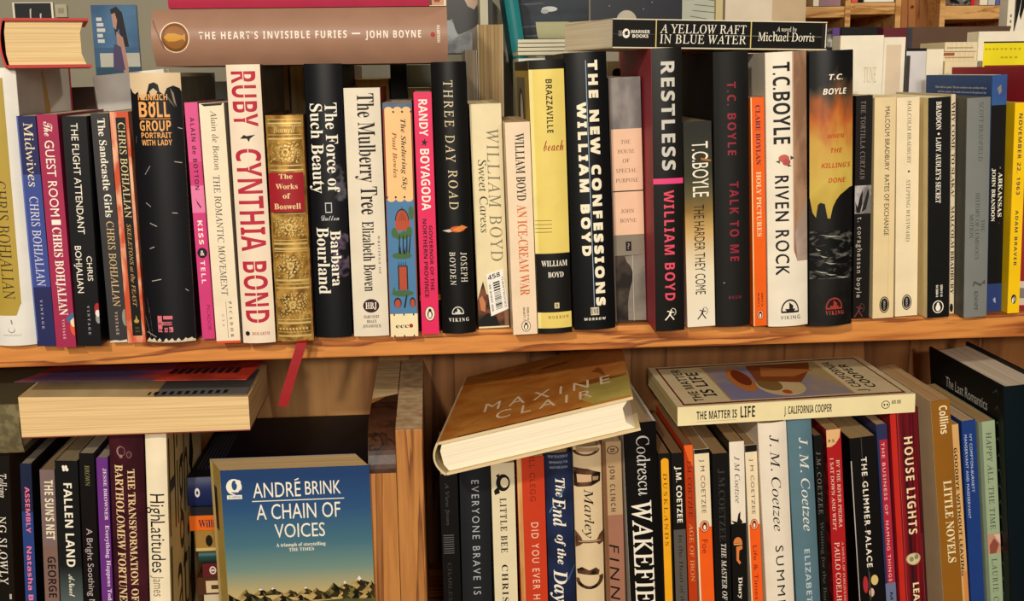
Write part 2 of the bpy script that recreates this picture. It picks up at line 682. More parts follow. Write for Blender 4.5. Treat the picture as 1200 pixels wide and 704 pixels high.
# the second upright: its top front corner is rounded off, with a cast shadow painted on as dark wood
mb = MB()
prof = [(.003, LOW), (.003, -.128)]
for i in range(17):
    a = R(180 - 90 * i / 16)
    prof.append((.053 + .05 * math.cos(a), -.128 + .0405 * math.sin(a)))
prof += [(.25, UP_Z), (.25, LOW)]
mb.prism([(y, z) for y, z in prof], 0, -.1288, -.1046, PINE_V)
dark = wood('shadow_tone_wood', '4a2c1c', '3c2216', '2a160e', (26, 12, 20), 1.0, .4, 8)
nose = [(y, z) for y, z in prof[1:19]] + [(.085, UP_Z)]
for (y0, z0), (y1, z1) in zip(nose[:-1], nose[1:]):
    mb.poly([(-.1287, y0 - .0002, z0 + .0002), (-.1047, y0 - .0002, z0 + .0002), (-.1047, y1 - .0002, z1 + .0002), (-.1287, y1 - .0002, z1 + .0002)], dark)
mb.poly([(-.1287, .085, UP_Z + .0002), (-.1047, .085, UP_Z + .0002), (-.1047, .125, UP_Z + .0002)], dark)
mb.poly([(-.1287, .1, UP_Z + .0003), (-.1047, .115, UP_Z + .0003), (-.1047, .2495, UP_Z + .0003), (-.1287, .2495, UP_Z + .0003)], mottle('c8a470', 'ecd2a0', 40, (1, 6, 1), .8, .35, .65))
case_part(mb, 'upright', 0)
for x0 in (-.75, .73):
    mb = MB()
    mb.box((x0, .004, FLOOR_Z), (x0 + .02, .25, -THICK), PINE_V)
    case_part(mb, 'upright')

# ---------------------------------------------------------------- upper shelf, front row
ROW = []


def U(label, tl, tr, yt, bl, br, yb, spine, items=(), y=None, **kw):
    """An upright book from the edges of its spine: where its top and foot are seen."""
    ROW.append(dict(label=label, tl=tl, tr=tr, yt=yt, bl=bl, br=br, yb=yb, spine=spine, items=items, y=y, kw=kw))


def solve(rows, zfoot, snap=()):
    for b in rows:
        xb, xt = (b['bl'] + b['br']) / 2, (b['tl'] + b['tr']) / 2
        if b['y'] is None:
            b['y'] = max(-.03, min(.03, on_z(xb, b['yb'], zfoot).y))
        Y = b['y']
        t0, t1 = on_y(b['tl'], b['yt'], Y), on_y(b['tr'], b['yt'], Y)
        f0, f1 = on_y(b['bl'], b['yb'], Y), on_y(b['br'], b['yb'], Y)
        if b.get('cut'):                                   # foot out of sight: run the edges on down to the shelf
            k = (zfoot - t0.z) / (f0.z - t0.z)
            f0, f1 = t0 + (f0 - t0) * k, t1 + (f1 - t1) * k
        b['zt'] = (t0.z + t1.z) / 2
        b['xb'], b['xt'] = (f0.x + f1.x) / 2, (t0.x + t1.x) / 2
        b['w'] = ((t1.x - t0.x) + (f1.x - f0.x)) / 2
    for g, z in snap:
        for i in g:
            rows[i]['zt'] = z
    for _ in range(6):
        for a, b in zip(rows[:-1], rows[1:]):
            h = min(a['zt'], b['zt']) - zfoot
            ov = -9
            for z in (0, h):
                xa = a['xb'] + (a['xt'] - a['xb']) * z / (a['zt'] - zfoot) + a['w'] / 2
                xb = b['xb'] + (b['xt'] - b['xb']) * z / (b['zt'] - zfoot) - b['w'] / 2
                ov = max(ov, xa - xb)
            ov += .0008
            if ov > 0:
                ov = min(ov, .004)
                for q, s in ((a, -1), (b, 1)):
                    q['w'] -= ov / 2
                    q['xb'] += s * ov / 4
                    q['xt'] += s * ov / 4
    out = []
    for b in rows:
        h0 = b['zt'] - zfoot
        lean = math.atan2(b['xt'] - b['xb'], h0)
        h = h0 / math.cos(lean)
        xc, Y, zt = (b['bl'] + b['br'] + b['tl'] + b['tr']) / 4, b['y'], b['zt']
        frac = (lambda p, xc=xc, Y=Y, zt=zt, h0=h0: (zt - on_y(xc, p, Y).z) / h0)
        kw = dict(b['kw'])
        hard = kw.get('hard', False)
        d = kw.pop('d', .148 if hard else .128)
        name = kw.pop('name', 'hardcover_book' if hard else 'paperback_book')
        lift = abs(math.sin(lean)) * b['w'] / 2
        out.append(make_book(name, b['label'], b['w'], h, d, (b['xb'], Y, zfoot + lift + .0004), Matrix.Rotation(lean, 3, 'Y'), b['spine'], b['items'], frac=frac, **kw))
    return out


WH, CR = 'f2ead8', 'e8d9bc'
GU = dict(group='upright books on the upper shelf')

U('white and gold hardcover at the left end of the upper shelf, partly out of frame', -38, 15, 83, -10, 43, 406, 'e4dfd6',
  [B(92, 358, 'b0953c', .02, .74), P([(.1, 358), (.02, 358), (.02, 358), (.1, 371)], 'b0953c'), P([(.02, 356), (.74, 356), (.62, 371), (.14, 371)], 'b0953c'),
   T('CHRIS BOHJALIAN', 'u', '3a2a18', 213, 352, .36, .62),
   P([(.47, 376), (.5, 376), (.52, 381), (.49, 381)], '8a8278'), E(.48, 388, .08, 3.4, '9a9288'), E(.48, 387.4, .065, 2.8, 'e4dfd6'),
   H('DOUBLEDAY', 'u', '9a9288', .28, .7, 393, 395)],
  hard=True, bulge=.006, cover='b9b2aa', d=.15, ffrac=lambda p: p,
  front=[E(.5, .16, .05, .05, 'a8832e'), P([(.42, .02), (.46, .0), (.52, .1), (.47, .3)], 'a8832e'), B(.55, .8, 'c8a23c', .1, .9), B(.8, 1, '2a2620'), B(0, .2, 'a82838', .965, 1)], **GU)
U('navy and blue paperback with cream lettering, beside the white and gold hardcover', 18, 42, 136.5, 44, 65, 406, '272a58',
  [B(205, 337, '3a4a90'), P([(0, 137), (.07, 137), (.07, 400), (0, 400)], '5d70ae'), T('Midwives', 'u', 'e8d9b4', 144, 219, .33, .8), T('CHRIS BOHJALIAN', 'u', 'd8d4e0', 231, 336, .3, .74),
   T('VINTAGE', 'b', 'b8b4cc', 352, 386, .36, .48, .35)], pages='ead9b8', d=.135, **GU)
U('wine-red paperback with white lettering, between the navy and the black spine', 43, 68, 134.5, 66, 91, 407.5, 'a02a4e',
  [T('The', 's', WH, 143, 160, .3, .72), T('GUEST ROOM', 'r', WH, 165, 254, .28, .72), B(258, 264, WH, .3, .75), T('CHRIS BOHJALIAN', 'b', WH, 267, 370, .3, .72),
   T('VINTAGE', 'b', 'e8c8c8', 375, 398, .4, .52, .3), E(.98, 383, .2, 11, 'd8572c'), E(.98, 378, .16, 6, 'e8d8b0'), P([(.62, 374), (1, 366), (1, 373), (.7, 379)], '3a6a94')],
  pages='ead9b8', d=.135, **GU)
U('black paperback with plain white capitals and a red oval near its foot', 70, 103, 137, 91, 119, 406, '17161a',
  [T('THE FLIGHT ATTENDANT', 'r', WH, 145, 275, .34, .62), T('CHRIS', 'r', WH, 301, 330, .62, .84), T('BOHJALIAN', 'r', WH, 289, 344, .16, .42),
   T('VINTAGE', 'b', 'aaaaaa', 359, 393, .5, .6, .4), E(.94, 363, .13, 7, 'a8262a'), E(.95, 374, .11, 6, '8f8f90'), E(.94, 368, .1, 4, 'e6ddd4')],
  pages='ead9b8', d=.135, **GU)
U('charcoal paperback with white and gold lettering, left of the coral-edged book', 105, 127, 133.5, 128, 150, 402, '373435',
  [T('The Sandcastle Girls', 'b', WH, 139, 255, .36, .76), T('CHRIS BOHJALIAN', 'u', 'd8b986', 260, 360, .36, .76), T('VINTAGE', 'b', 'c8b49a', 366, 393, .4, .56, .3),
   E(.98, 373, .17, 10, '8a8d80'), P([(.02, 400), (.3, 399), (.6, 400), (.98, 398.5), (1, 402), (0, 402)], 'd8c8b0')], pages='ead9b8', d=.135, **GU)
U('coral flame-patterned paperback with a black title panel, left of the torn black hardcover', 128, 150, 131.5, 150, 171, 402, mottle('c8502e', 'eab08c', 70, (1, 1, .4), .45, .4, .6, 0, 5, 1.0),
  [B(138, 394, '16120f', .3, .84), T('CHRIS BOHJALIAN', 'u', 'e6cf98', 144, 256, .4, .76), T('SKELETONS at the FEAST', 'i', 'c8a060', 263, 360, .46, .66),
   E(.58, 377, .14, 2.2, 'b8963c'), P([(.5, 377), (.58, 370), (.66, 377)], 'b8963c'), H('THREE', 'b', '6a5a3a', .46, .72, 384, 386), H('RIVERS', 'b', '6a5a3a', .46, .72, 388, 390)],
  pages='ead9b8', d=.13, **GU)


def torn_jacket():
    k = '15151a'
    o = [P([(0, 103), (.05, 109), (.1, 111), (.16, 108), (.22, 118), (.3, 116), (.36, 107), (.4, 99), (.5, 97), (.58, 100), (.6, 108), (.68, 112), (.74, 104),
            (.86, 101), (.97, 104), (1, 108), (1, 400), (.9, 398), (.7, 401), (.5, 399.5), (.3, 402), (.1, 399), (0, 401)], k)]
    o += [P([(.4, 108), (.48, 104), (.56, 108), (.52, 113), (.42, 114)], 'cdb592'), P([(.8, 104), (.86, 110), (.9, 126), (.85, 120)], '8a7a64'),
          P([(.72, 112), (.8, 118), (.88, 127), (.79, 121)], '6a5f52')]
    for u, p, du, dp in ((.05, 168, .02, -8), (.2, 205, .12, -10), (.18, 238, .1, 5), (.24, 262, .14, 4), (.2, 292, .1, -2), (.2, 330, .2, -2), (.55, 152, .06, 3), (.06, 350, .03, 18), (.0, 372, .1, 24),
                         (.1, 362, .04, 34), (.02, 390, .2, 6), (.8, 190, .14, 2), (.7, 250, .1, 1), (.86, 340, .06, 3), (.9, 150, .08, 2)):
        o.append(P([(u, p), (u + du, p + dp - .4), (u + du, p + dp + .5), (u, p + .8)], 'b8b0a4'))
    c = 'eaa860'
    o += [H('HEINRICH', 'sb', c, .16, .74, 111, 118), H('B', 'sb', c, .16, .33, 120, 138), H('o', 'sb', c, .36, .5, 117, 138), B(120, 123, c, .37, .42), B(120, 123, c, .45, .5),
          H('LL', 'sb', c, .53, .77, 120, 138), B(139.6, 140.2, c, .16, .78), H('GROUP', 'sb', c, .16, .78, 142, 154), H('PORTRAIT', 'sb', c, .18, .78, 156, 162.5), H('WITH LADY', 'sb', c, .18, .78, 164.5, 171)]
    q = 'd8707c'
    o += [B(371, 390, q, .27, .36), B(371, 375, q, .39, .58), B(378, 382, q, .36, .56), B(385, 390, q, .4, .47), B(384, 390, q, .5, .58), H('MC GRAW', 'sb', k, .28, .56, 378.6, 381.5), H('HILL', 'sb', k, .29, .56, 386, 389)]
    o += [P([(x, 399.5), (x + .05, 397), (x + .09, 400), (x + .04, 402)], 'd8ccb4') for x in (.02, .12, .24, .38, .5, .63, .77, .88)]
    return o


U('thick black hardcover in a torn paper jacket with orange stencil lettering', 149, 212, 86, 171, 230, 402, 'd9c09a', torn_jacket(), hard=True, bulge=.006, cover=mottle('4a463c', '857e6a', 40, (1, 8, .5), .35, .35, .7), d=.16, front=[B(0, .014, 'd8ccb4'), B(.16, .3, '3a2a22'), B(.3, 1, '15151a')], ffrac=lambda p: p, **GU)
U('slim pink paperback with dark and white capitals, right of the torn black hardcover', 214, 231, 120.5, 235, 252.5, 397.5, 'cc3b78',
  [B(120, 190, 'd8548c'), B(218, 250, 'e078a4'), T('ALAIN de BOTTON', 'sb', '3a1426', 138, 223, .34, .66, .12), P([(.3, 232), (.4, 236), (.7, 243), (.66, 245), (.4, 239)], '5a1638'),
   T('KISS', 'sb', WH, 259, 287, .32, .68, .1), E(.5, 297, .38, 6, '1a1014'), H('&', 'r', WH, .34, .66, 294, 300), T('TELL', 'sb', 'f0d8dc', 306, 333, .3, .64, .1),
   T('PICADOR', 'r', '8a1c50', 358, 388, .5, .78)], pages='d8c8a8', d=.125, **GU)
U('cream paperback with thin black serif lettering and an orange strip at its foot', 233, 262, 121.5, 254, 282, 402.5, 'ecdbbe',
  [P([(.06, 122), (.95, 121), (.9, 124), (.2, 125)], '2a211a'), T('Alain de Botton', 'u', '3a322a', 130, 200, .44, .68), T('THE ROMANTIC MOVEMENT', 'u', '2c2620', 206, 347, .36, .62),
   T('PICADOR', 'b', '1d1a17', 354, 396, .62, .74, .5), B(354, 397, '6a6258', .5, .515), T('USA', 'r', '6a6258', 369, 383, .3, .4, .9), B(400, 403, 'd84a24')], pages='e6d5b2', d=.128, **GU)
RED = 'b5283e'
U('cream hardcover with very large red stencil lettering and a small black bird', 264.5, 303, 75.5, 284, 323.5, 402.5, 'ebd8c0',
  [T('RUBY', 'sb', RED, 84, 149, .14, .86), P([(.3, 163), (.42, 158.5), (.5, 160), (.76, 158.5), (.6, 163), (.56, 167), (.5, 163)], '2a201c'), T('CYNTHIA', 'sb', RED, 175, 295, .14, .88),
   T('BOND', 'sb', RED, 307, 379, .14, .86), B(84, 149, 'ebd8c0', .49, .515), B(307, 379, 'ebd8c0', .49, .515), B(175, 200, 'ebd8c0', .5, .525), E(.16, 391.5, .07, 2.7, '2c2420'),
   H('HOGARTH', 'b', 'a85a50', .3, .84, 389.8, 393.4)], hard=True, bulge=.003, cover=mottle('3a2a1e', '7a6248', 40, (1, 9, .4), .4, .35, .7), d=.15, **GU)  # cover sides in streaky dark brown: shade and reflection painted into the colour
GOLD = mottle('7a5422', 'c79a4a', 110, (1, 1, 1), .36, .38, .62, .25)
GL = mottle('d8b460', 'f2dc98', 60, (1, 1, 1), .3, .3, .7, .4)


def tooling():
    rnd = random.Random(3)
    o = []
    for p, t in ((144, 2), (147.5, .8), (158, .8), (162, 2), (194, 1), (199, 1.6), (250, 2), (281.5, .9), (285, 2.2), (291, 2.2), (294.5, .9), (328, 2.2), (333, 1), (337, 2.2), (374.5, 1), (378, 2.4), (389, 1), (393, 2.4), (140, .8)):
        o.append(B(p, p + t, GL, .05, .95))
    o += [B(137, 399, '9a7434', .02, .045), B(137, 399, '9a7434', .955, .98)]
    o.append(H('Boswell', 'bi', GL, .2, .78, 149, 156))
    for a, b in ((166, 192), (254, 279), (297, 326), (341, 372)):
        c = (a + b) / 2
        o += [E(.5, c, .1, 4.5, GL), E(.5, c, .055, 2.6, GOLD)]
        for i in range(12):
            t = R(30 * i)
            o.append(E(.5 + .2 * math.cos(t), c + 8 * math.sin(t), .03, 1.2, GL))
        for q in range(120):
            o.append(E(rnd.uniform(.1, .9), rnd.uniform(a + 1, b - 1), rnd.uniform(.01, .024), rnd.uniform(.4, 1.0), GL))
    for i in range(9):
        o.append(E(.14 + .09 * i, 384, .032, 1.6, GL))
    o += [B(202, 248, '9c1c26', .04, .96), H('The', 'b', 'ead29a', .32, .68, 203.5, 209), H('Works', 'b', 'ead29a', .22, .8, 215, 221), H('of', 'b', 'ead29a', .4, .6, 226, 232), H('Boswell', 'b', 'ead29a', .15, .86, 238, 244.5)]
    return o


def ribbon(root, w, h, d, frac):
    mb = MB()
    pts = [(.006, .03, .0006), (.006, .0008, .0006), (.0055, -.0025, -.001), (.004, -.0045, -.006), (-.001, -.007, -.02), (-.0085, -.010, -.042), (-.0115, -.011, -.0525)]
    hw = .0042
    for (x0, y0, z0), (x1, y1, z1) in zip(pts[:-1], pts[1:]):
        mb.hexa([(x0 - hw, y0, z0), (x0 + hw, y0, z0), (x0 + hw, y0 + .0004, z0), (x0 - hw, y0 + .0004, z0), (x1 - hw, y1, z1), (x1 + hw, y1, z1), (x1 + hw, y1 + .0004, z1), (x1 - hw, y1 + .0004, z1)], paint('94090f', .6))
    o = mb.build('bookmark_ribbon', root)
    o['label'] = 'red ribbon bookmark hanging below the shelf edge'


U('gold tooled hardcover with a red title label and a red ribbon hanging from its foot', 309, 356, 135.5, 325.5, 367, 400.5, GOLD, tooling(), hard=True, bulge=.004, cover='6a3a20', d=.15, extra=ribbon, **GU)
U('wide black hardcover with two lines of large white serif lettering, right of the gold hardcover', 354.5, 400.5, 76, 369, 413, 396, '14151a',
  [E(.85, 215, .3, 22, mottle('15151a', '55525a', 120, (1, 1, 1), .45)), E(.86, 300, .28, 26, mottle('17151c', '5a4a5e', 130, (1, 1, 1), .45)), T('The Force of', 'b', WH, 121, 226, .52, .83), T('Such Beauty', 'b', WH, 122, 227, .12, .44),
   B(238, 250, 'c8c8c8', .42, .6), B(239.2, 248.8, '14151a', .44, .58), H('Dutton', 's', 'c8c8c8', .3, .78, 253, 259), T('Barbara', 'b', WH, 271, 336, .53, .8), T('Bourland', 'b', WH, 267, 345, .16, .48)],
  hard=True, bulge=.004, cover='14151a', d=.155, **GU)
U('cream hardcover with condensed brown-black lettering and a round dark emblem near the foot', 401.5, 445, 103.5, 414.5, 456, 394.5, 'e2d6c0',
  [T('The Mulberry Tree', 'b', '2a1818', 110, 252, .36, .82), T('Elizabeth Bowen', 'b', '2a1818', 260, 342, .36, .68), T('WRITINGS OF', 'b', '4a3a34', 277, 322, .78, .84, .2),
   E(.52, 359, .23, 8, '33121a'), H('HBJ', 'b', WH, .36, .68, 355, 362.5), H('HARCOURT', 'b', '4a3a34', .3, .74, 370, 373.5), H('BRACE', 'b', '4a3a34', .38, .66, 375.5, 379), H('JOVANOVICH', 'b', '4a3a34', .26, .78, 381, 384.5)],
  hard=True, bulge=.002, cover='9c2c28', d=.15, headband='5a4a40', **GU)


def sheltering():
    pk, bl, rd, gn, dk = 'efc084', '4a7aa4', 'b04a30', '43663a', '20241c'
    o = [B(121, 128, mottle('5a6a7c', '46627a', 80)), B(128, 234, pk, .06, .95)]
    for i in range(3):
        o += [E(.2 + .3 * i, 129, .14, 3.4, pk), E(.36 + .3 * i, 131.5, .035, 1.3, dk)]
    o += [T('The Sheltering Sky', 'bi', '1c140e', 140, 223, .6, .76), T('Paul Bowles', 'bi', '8a4a1c', 155, 209, .3, .44), B(234, 368, bl, .02, .96)]
    for i in range(3):
        o += [E(.2 + .3 * i, 233.5, .14, 3.4, pk), E(.05 + .3 * i, 231.5, .035, 1.3, dk)]
    o += [P([(.3, 271), (.3, 259), (.8, 256), (.82, 270)], rd), E(.54, 259, .24, 14, dk, 0, 180), E(.54, 259, .21, 12.4, rd, 0, 180), P([(.53, 247), (.55, 241), (.57, 247)], dk)]
    for x in (.42, .5, .58, .66):
        o.append(P([(x, 259), (x + .015, 259), (.55, 247)], dk))
    o += [E(.26, 273, .1, 6, gn), E(.4, 277, .12, 4, gn), E(.6, 276, .14, 5, gn), E(.78, 272, .1, 6, gn), E(.86, 250, .09, 8, gn)]
    for x, t in ((.42, .36), (.55, .5), (.68, .62), (.8, .7)):
        o.append(P([(x, 276), (x + .03, 276), (t + .07, 298), (t + .02, 298)], dk))
    o += [E(.5, 300, .34, 4, gn), P([(.4, 298), (.45, 288), (.48, 298)], dk), P([(.55, 298), (.63, 289), (.62, 299)], dk)]
    o += [B(312, 340, dk, .34, .68), B(313, 340, rd, .38, .64)] + [P([(x, 313), (x + .02, 306), (x + .04, 313)], dk) for x in (.36, .44, .52, .6)]
    o += [E(.48, 344, .38, 3.6, gn), P([(.14, 340), (.2, 336), (.24, 346), (.16, 346)], gn), E(.3, 355, .13, 6, dk), E(.3, 356, .1, 5, rd), P([(.5, 361), (.6, 346), (.64, 347), (.56, 361)], dk),
          E(.82, 355, .1, 6, dk), E(.82, 356, .075, 5, rd), B(368, 395.5, 'ecdbaf', .02, .98), H('ecc', 'b', '1c140e', .2, .66, 379.5, 384.5), E(.74, 382.2, .07, 2.4, 'a02a1c')]
    o += [E(x, p, .025, 1.4, dk) for x in (.16, .5, .84) for p in (369, 394)]
    return o


U('blue illustrated paperback with a peach title label and a small red domed house', 447.5, 483, 120.5, 458, 490.5, 394.5, '8a3a30', sheltering(), pages='d8ceb4', cover='2a3440', d=.135, **GU)
U('bright pink-red paperback with white capitals, a black star and a white oval bird emblem', 484.5, 506, 108.5, 494.5, 515.5, 392, 'e0285c',
  [T('RANDY', 'sb', WH, 117, 160, .26, .74), P([(.52 + (.2 if i % 2 == 0 else .08) * math.sin(R(36 * i + 10)), 167.5 - (5 if i % 2 == 0 else 2) * math.cos(R(36 * i + 10))) for i in range(10)], '1c1014'),
   T('BOYAGODA', 'sb', WH, 175, 247, .26, .76), T('GOVERNOR OF THE', 'sb', '241014', 265, 341, .6, .8), T('NORTHERN PROVINCE', 'sb', '241014', 257, 349, .26, .48)] + penguin(.5, 368, .3, 9, 'f0dcc0'), pages='e0d2b0', d=.13, **GU)
U('black hardcover with widely spaced cream capitals and a small orange feather', 506, 545, 75, 517, 559.5, 391.5, '161514',
  [T('THREE DAY', 'u', 'dccaa0', 95, 191, .32, .58, .2), T('ROAD', 'u', 'dccaa0', 200, 246, .36, .62, .2), P([(.12, 271), (.35, 269), (.42, 272), (.3, 273)], 'c8c0b0'),
   E(.56, 269.5, .22, 3.6, 'c05a24'), P([(.4, 270), (.7, 265), (.86, 268), (.6, 273)], 'd8803c'), T('JOSEPH', 'u', WH, 297, 332, .62, .8, .12), T('BOYDEN', 'u', WH, 296, 335, .3, .46, .12)]
  + ship(.48, 368, .18, 8, 'd8d4cc') + [H('VIKING', 'b', WH, .2, .8, 373.5, 377.5, .2)], hard=True, bulge=.005, cover='161514', d=.155, **GU)


def sticker(root, w, h, d, frac):
    mb = MB()
    f = lambda u, p: ((u - .5) * w, h * (1 - frac(p)))
    c = [f(.3, 322), f(.86, 316), f(1.0, 363), f(.42, 371)]
    mb.prism([(x, z) for x, z in c], 1, -.0016, -.0012, paint('efeae0', .4))
    ex, ey = Vector(c[1]) - Vector(c[0]), Vector(c[3]) - Vector(c[0])
    pos = lambda u, v, e: (c[0][0] + ex[0] * u + ey[0] * v, -.0016 - e, c[0][1] + ex[1] * u + ey[1] * v)
    it = [H('458', 'sb', '1a1a1a', .08, .8, .04, .15), T('05 31937 458', 'sb', '1a1a1a', .26, .9, .1, .2), T('THRIFTBOOKS', 'r', '4a4a4a', .16, .9, .84, .95)]
    rnd = random.Random(5)
    p = .24
    while p < .9:
        q = rnd.choice((.012, .02, .035))
        it.append(B(p, p + q, '1a1a1a', .34, .72))
        p += q + rnd.choice((.012, .02, .03))
    print_on(mb, it, pos, lambda q: q)
    o = mb.build('price_sticker', root)
    o['label'] = 'white bar-code price sticker'


U('pale cream paperback with thin grey lettering and a white price sticker near the foot', 549.5, 588, 122.5, 561.5, 597, 383, 'e4d4aa',
  [T('WILLIAM BOYD', 'u', '7a715a', 152, 307, .5, .88, .08), T('Sweet Caress', 'u', '2e2a22', 188, 273, .2, .46), P([(0, 352), (.12, 338), (.2, 330), (.3, 345), (1, 360), (1, 383), (0, 383)], mottle('3a2418', '7a4a30', 70)),
   P([(.05, 350), (.16, 347), (.26, 356), (.24, 366), (.1, 364)], 'c07a50'), P([(0, 376), (.3, 367), (.6, 372), (.7, 383), (0, 383)], '1c1614'), P([(.86, 362), (1, 360), (1, 383), (.86, 383)], '8a6448')],
  y=.003, pages='d8c39a', d=.135, extra=sticker, **GU)
U('pale peach paperback with black and orange condensed lettering and a round bird emblem', 591, 620.5, 144, 601, 630, 392.5, 'ebd2b2',
  [T('WILLIAM BOYD', 'b', '1e1a1c', 157, 236, .38, .74), T('AN ICE-CREAM WAR', 'b', 'cf6c38', 241, 347, .36, .74), T('ISBN 0 14', 'sb', '3a2a24', 361, 376, .6, .68), T('00.6571 1', 'sb', '3a2a24', 361, 376, .44, .52)]
  + penguin(.54, 383, .19, 6.6, 'ebd2b2'), pages='d8b98c', d=.128, **GU)
YL = 'e3cb6c'
U('thick yellow and black hardcover with a thin yellow band near its foot', 619.5, 660.5, 71, 631, 671, 391.5, YL,
  [B(68, 82, '17140f'), B(82, 391, 'eadb92', .0, .1), T('BRAZZAVILLE', 'sb', '1e1a14', 94, 157, .46, .64, .06), H('beach', 's', 'a0381c', .34, .92, 165, 178), ]
  + [B(p, p + .7, '6a5c30', .02, .5) for p in (259, 263.5, 268, 272.5)]
  + [B(298, 367, '14120e'), H('WILLIAM', 'b', WH, .16, .92, 306.5, 313), H('BOYD', 'b', WH, .34, .8, 320, 326), B(356, 362.5, 'd8cc98', .5, .64), H('B', 'b', '14120e', .53, .61, 357, 361.5),
     H('MORROW', 'b', '8a6a20', .3, .92, 371, 374.5, .3), B(385.5, 392, '14120e')],
  hard=True, bulge=.003, cover='c9ab4a', d=.15, headband='c02a2a', ffrac=lambda p: p, back=[B(0, .035, '17140f'), B(.06, .9, '77705e', .1, .72), E(.42, .2, .2, .1, '2a2620'), E(.45, .2, .1, .08, 'd8d0c0')], **GU)
NC = 'f2e7cb'
U('tall black hardcover with two columns of chunky cream capitals parted by a pale line', 660.5, 711.5, 62.5, 674.5, 721.5, 387.5, '121315',
  [B(72, 361, '9ab0c8', .485, .5), *heavy('THE NEW CONFESSIONS', 'sb', NC, 72, 359, .54, .74, .16, du=.03, dp=.9), *heavy('WILLIAM BOYD', 'sb', NC, 121, 300, .25, .44, .18, du=.03, dp=.9), B(361.5, 370.5, 'd8ccb4', .4, .6), B(362.5, 369.5, '121315', .42, .44),
   B(362.5, 369.5, '121315', .56, .58), H('M', 'b', '121315', .46, .54, 363, 369), H('MORROW', 'sb', WH, .24, .76, 373.5, 376.5, .2)], hard=True, bulge=.004, cover='121315', d=.155, gloss=.36, **GU)
GY = mottle('6f6866', '8f8783', 50, (1, 1, .5), .45)
U('paperback with grey, peach and brown bands and centred small capitals', 712.5, 752.5, 91.5, 721.5, 759.5, 378, mottle('2a201a', '4a3e34', 40),
  [B(91, 152, GY), B(152, 276, 'eabfa0'), H('THE', 'u', '4a3428', .34, .64, 165, 169.5), H('HOUSE', 'u', '4a3428', .22, .76, 176, 180.5), H('OF', 'u', '4a3428', .38, .6, 187, 191.5),
   H('SPECIAL', 'u', '4a3428', .16, .82, 198.5, 203), H('PURPOSE', 'u', '4a3428', .14, .86, 210, 214.5), B(224.2, 225.6, '2a1c16'), H('JOHN', 'u', '4a3428', .28, .7, 246, 250.5), H('BOYNE', 'u', '4a3428', .24, .76, 257, 261.5),
   B(276, 300, '857a6c'), B(284, 295, '17130f', .4, .58), H('?', 'b', 'a09888', .46, .52, 286, 293), P([(.36, 301), (.42, 308), (.52, 312), (.6, 320), (.58, 330), (.48, 342), (.42, 356), (.42, 376), (1, 377), (1, 300)], mottle('8a8276', '6f685e', 30)),
   B(300, 377, 'c8c0b0', .6, .612), B(92, 377, '6a5a50', .0, .04)], pages='ead8b8', d=.128, **GU)  # dark strip on the left edge paints the shade of the rounded spine
U('black hardcover with grey-white and pink capitals parted by a pink band, with pinkish-red boards', 761.5, 798.5, 57, 766, 803, 388.5, '1c1814',
  [*heavy('RESTLESS', 'sb', 'c9c5ba', 73, 200, .3, .73, .1), B(210, 216.5, 'e0407a'), T('WILLIAM BOYD', 'sb', 'e04a62', 224, 353, .34, .68, .1)] + archer(.52, 369, .2, 7, WH), hard=True, bulge=.0015, cover='b03a48', d=.155, gloss=.34, **GU)
U('short paperback fading from dark olive to gold to white with hand-drawn lettering', 800, 833.5, 143.5, 806, 838, 383.5,
  ramp([(0, 'eae0cc'), (.32, 'e6d8ba'), (.5, 'cba668'), (.6, '8a6c34'), (.68, '5a5232'), (.78, '34331f'), (1, '2c2b22')], 0, .176, .4, .012, (1, 1, 1)),
  [T('T.C.BOYLE', 'r', WH, 167, 232, .3, .86), T('THE HARDER THEY COME', 'r', '241c12', 241, 346, .32, .68), P([(.6, 186), (.96, 189), (.96, 191), (.62, 189)], 'b06a2c')] + archer(.56, 368, .2, 7, '2c261e'), pages='8a7a60', d=.12, **GU)
U('plain black hardcover with dark red capitals, left of the slim orange paperback', 838.5, 877, 61.5, 839.5, 882, 383.5, '1b1a18',
  [T('T.C. BOYLE', 'sb', '8f2232', 97, 183, .36, .6, .14), T('TALK TO ME', 'sb', '8f2232', 214, 307, .4, .66, .16), H('ecco', 'sb', '7a2030', .34, .72, 347, 351, .1), P([(.2, 332), (.24, 331.6), (.24, 332.6), (.2, 332.8)], 'c0a890')], hard=True, bulge=.004, cover='1b1a18', d=.155, gloss=.6, **GU)
U('slim orange paperback with purple and cream lettering and a bird emblem', 879, 896, 115, 883, 899, 382.5, 'ea5f0c',
  [T('CLARE BOYLAN', 'b', '3a1646', 124, 194, .36, .7), T('HOLY PICTURES', 'b', 'eed6ac', 202, 278, .36, .7), T('ISBN 0 14', 'sb', '2a160e', 344, 360, .62, .74), T('00.4917 2', 'sb', '2a160e', 344, 360, .34, .46)] + penguin(.52, 369.5, .26, 6, 'ea5f0c') + [B(115, 382.5, 'f0d8a8', 0, .07)], pages='e8d4a8', d=.125, **GU)
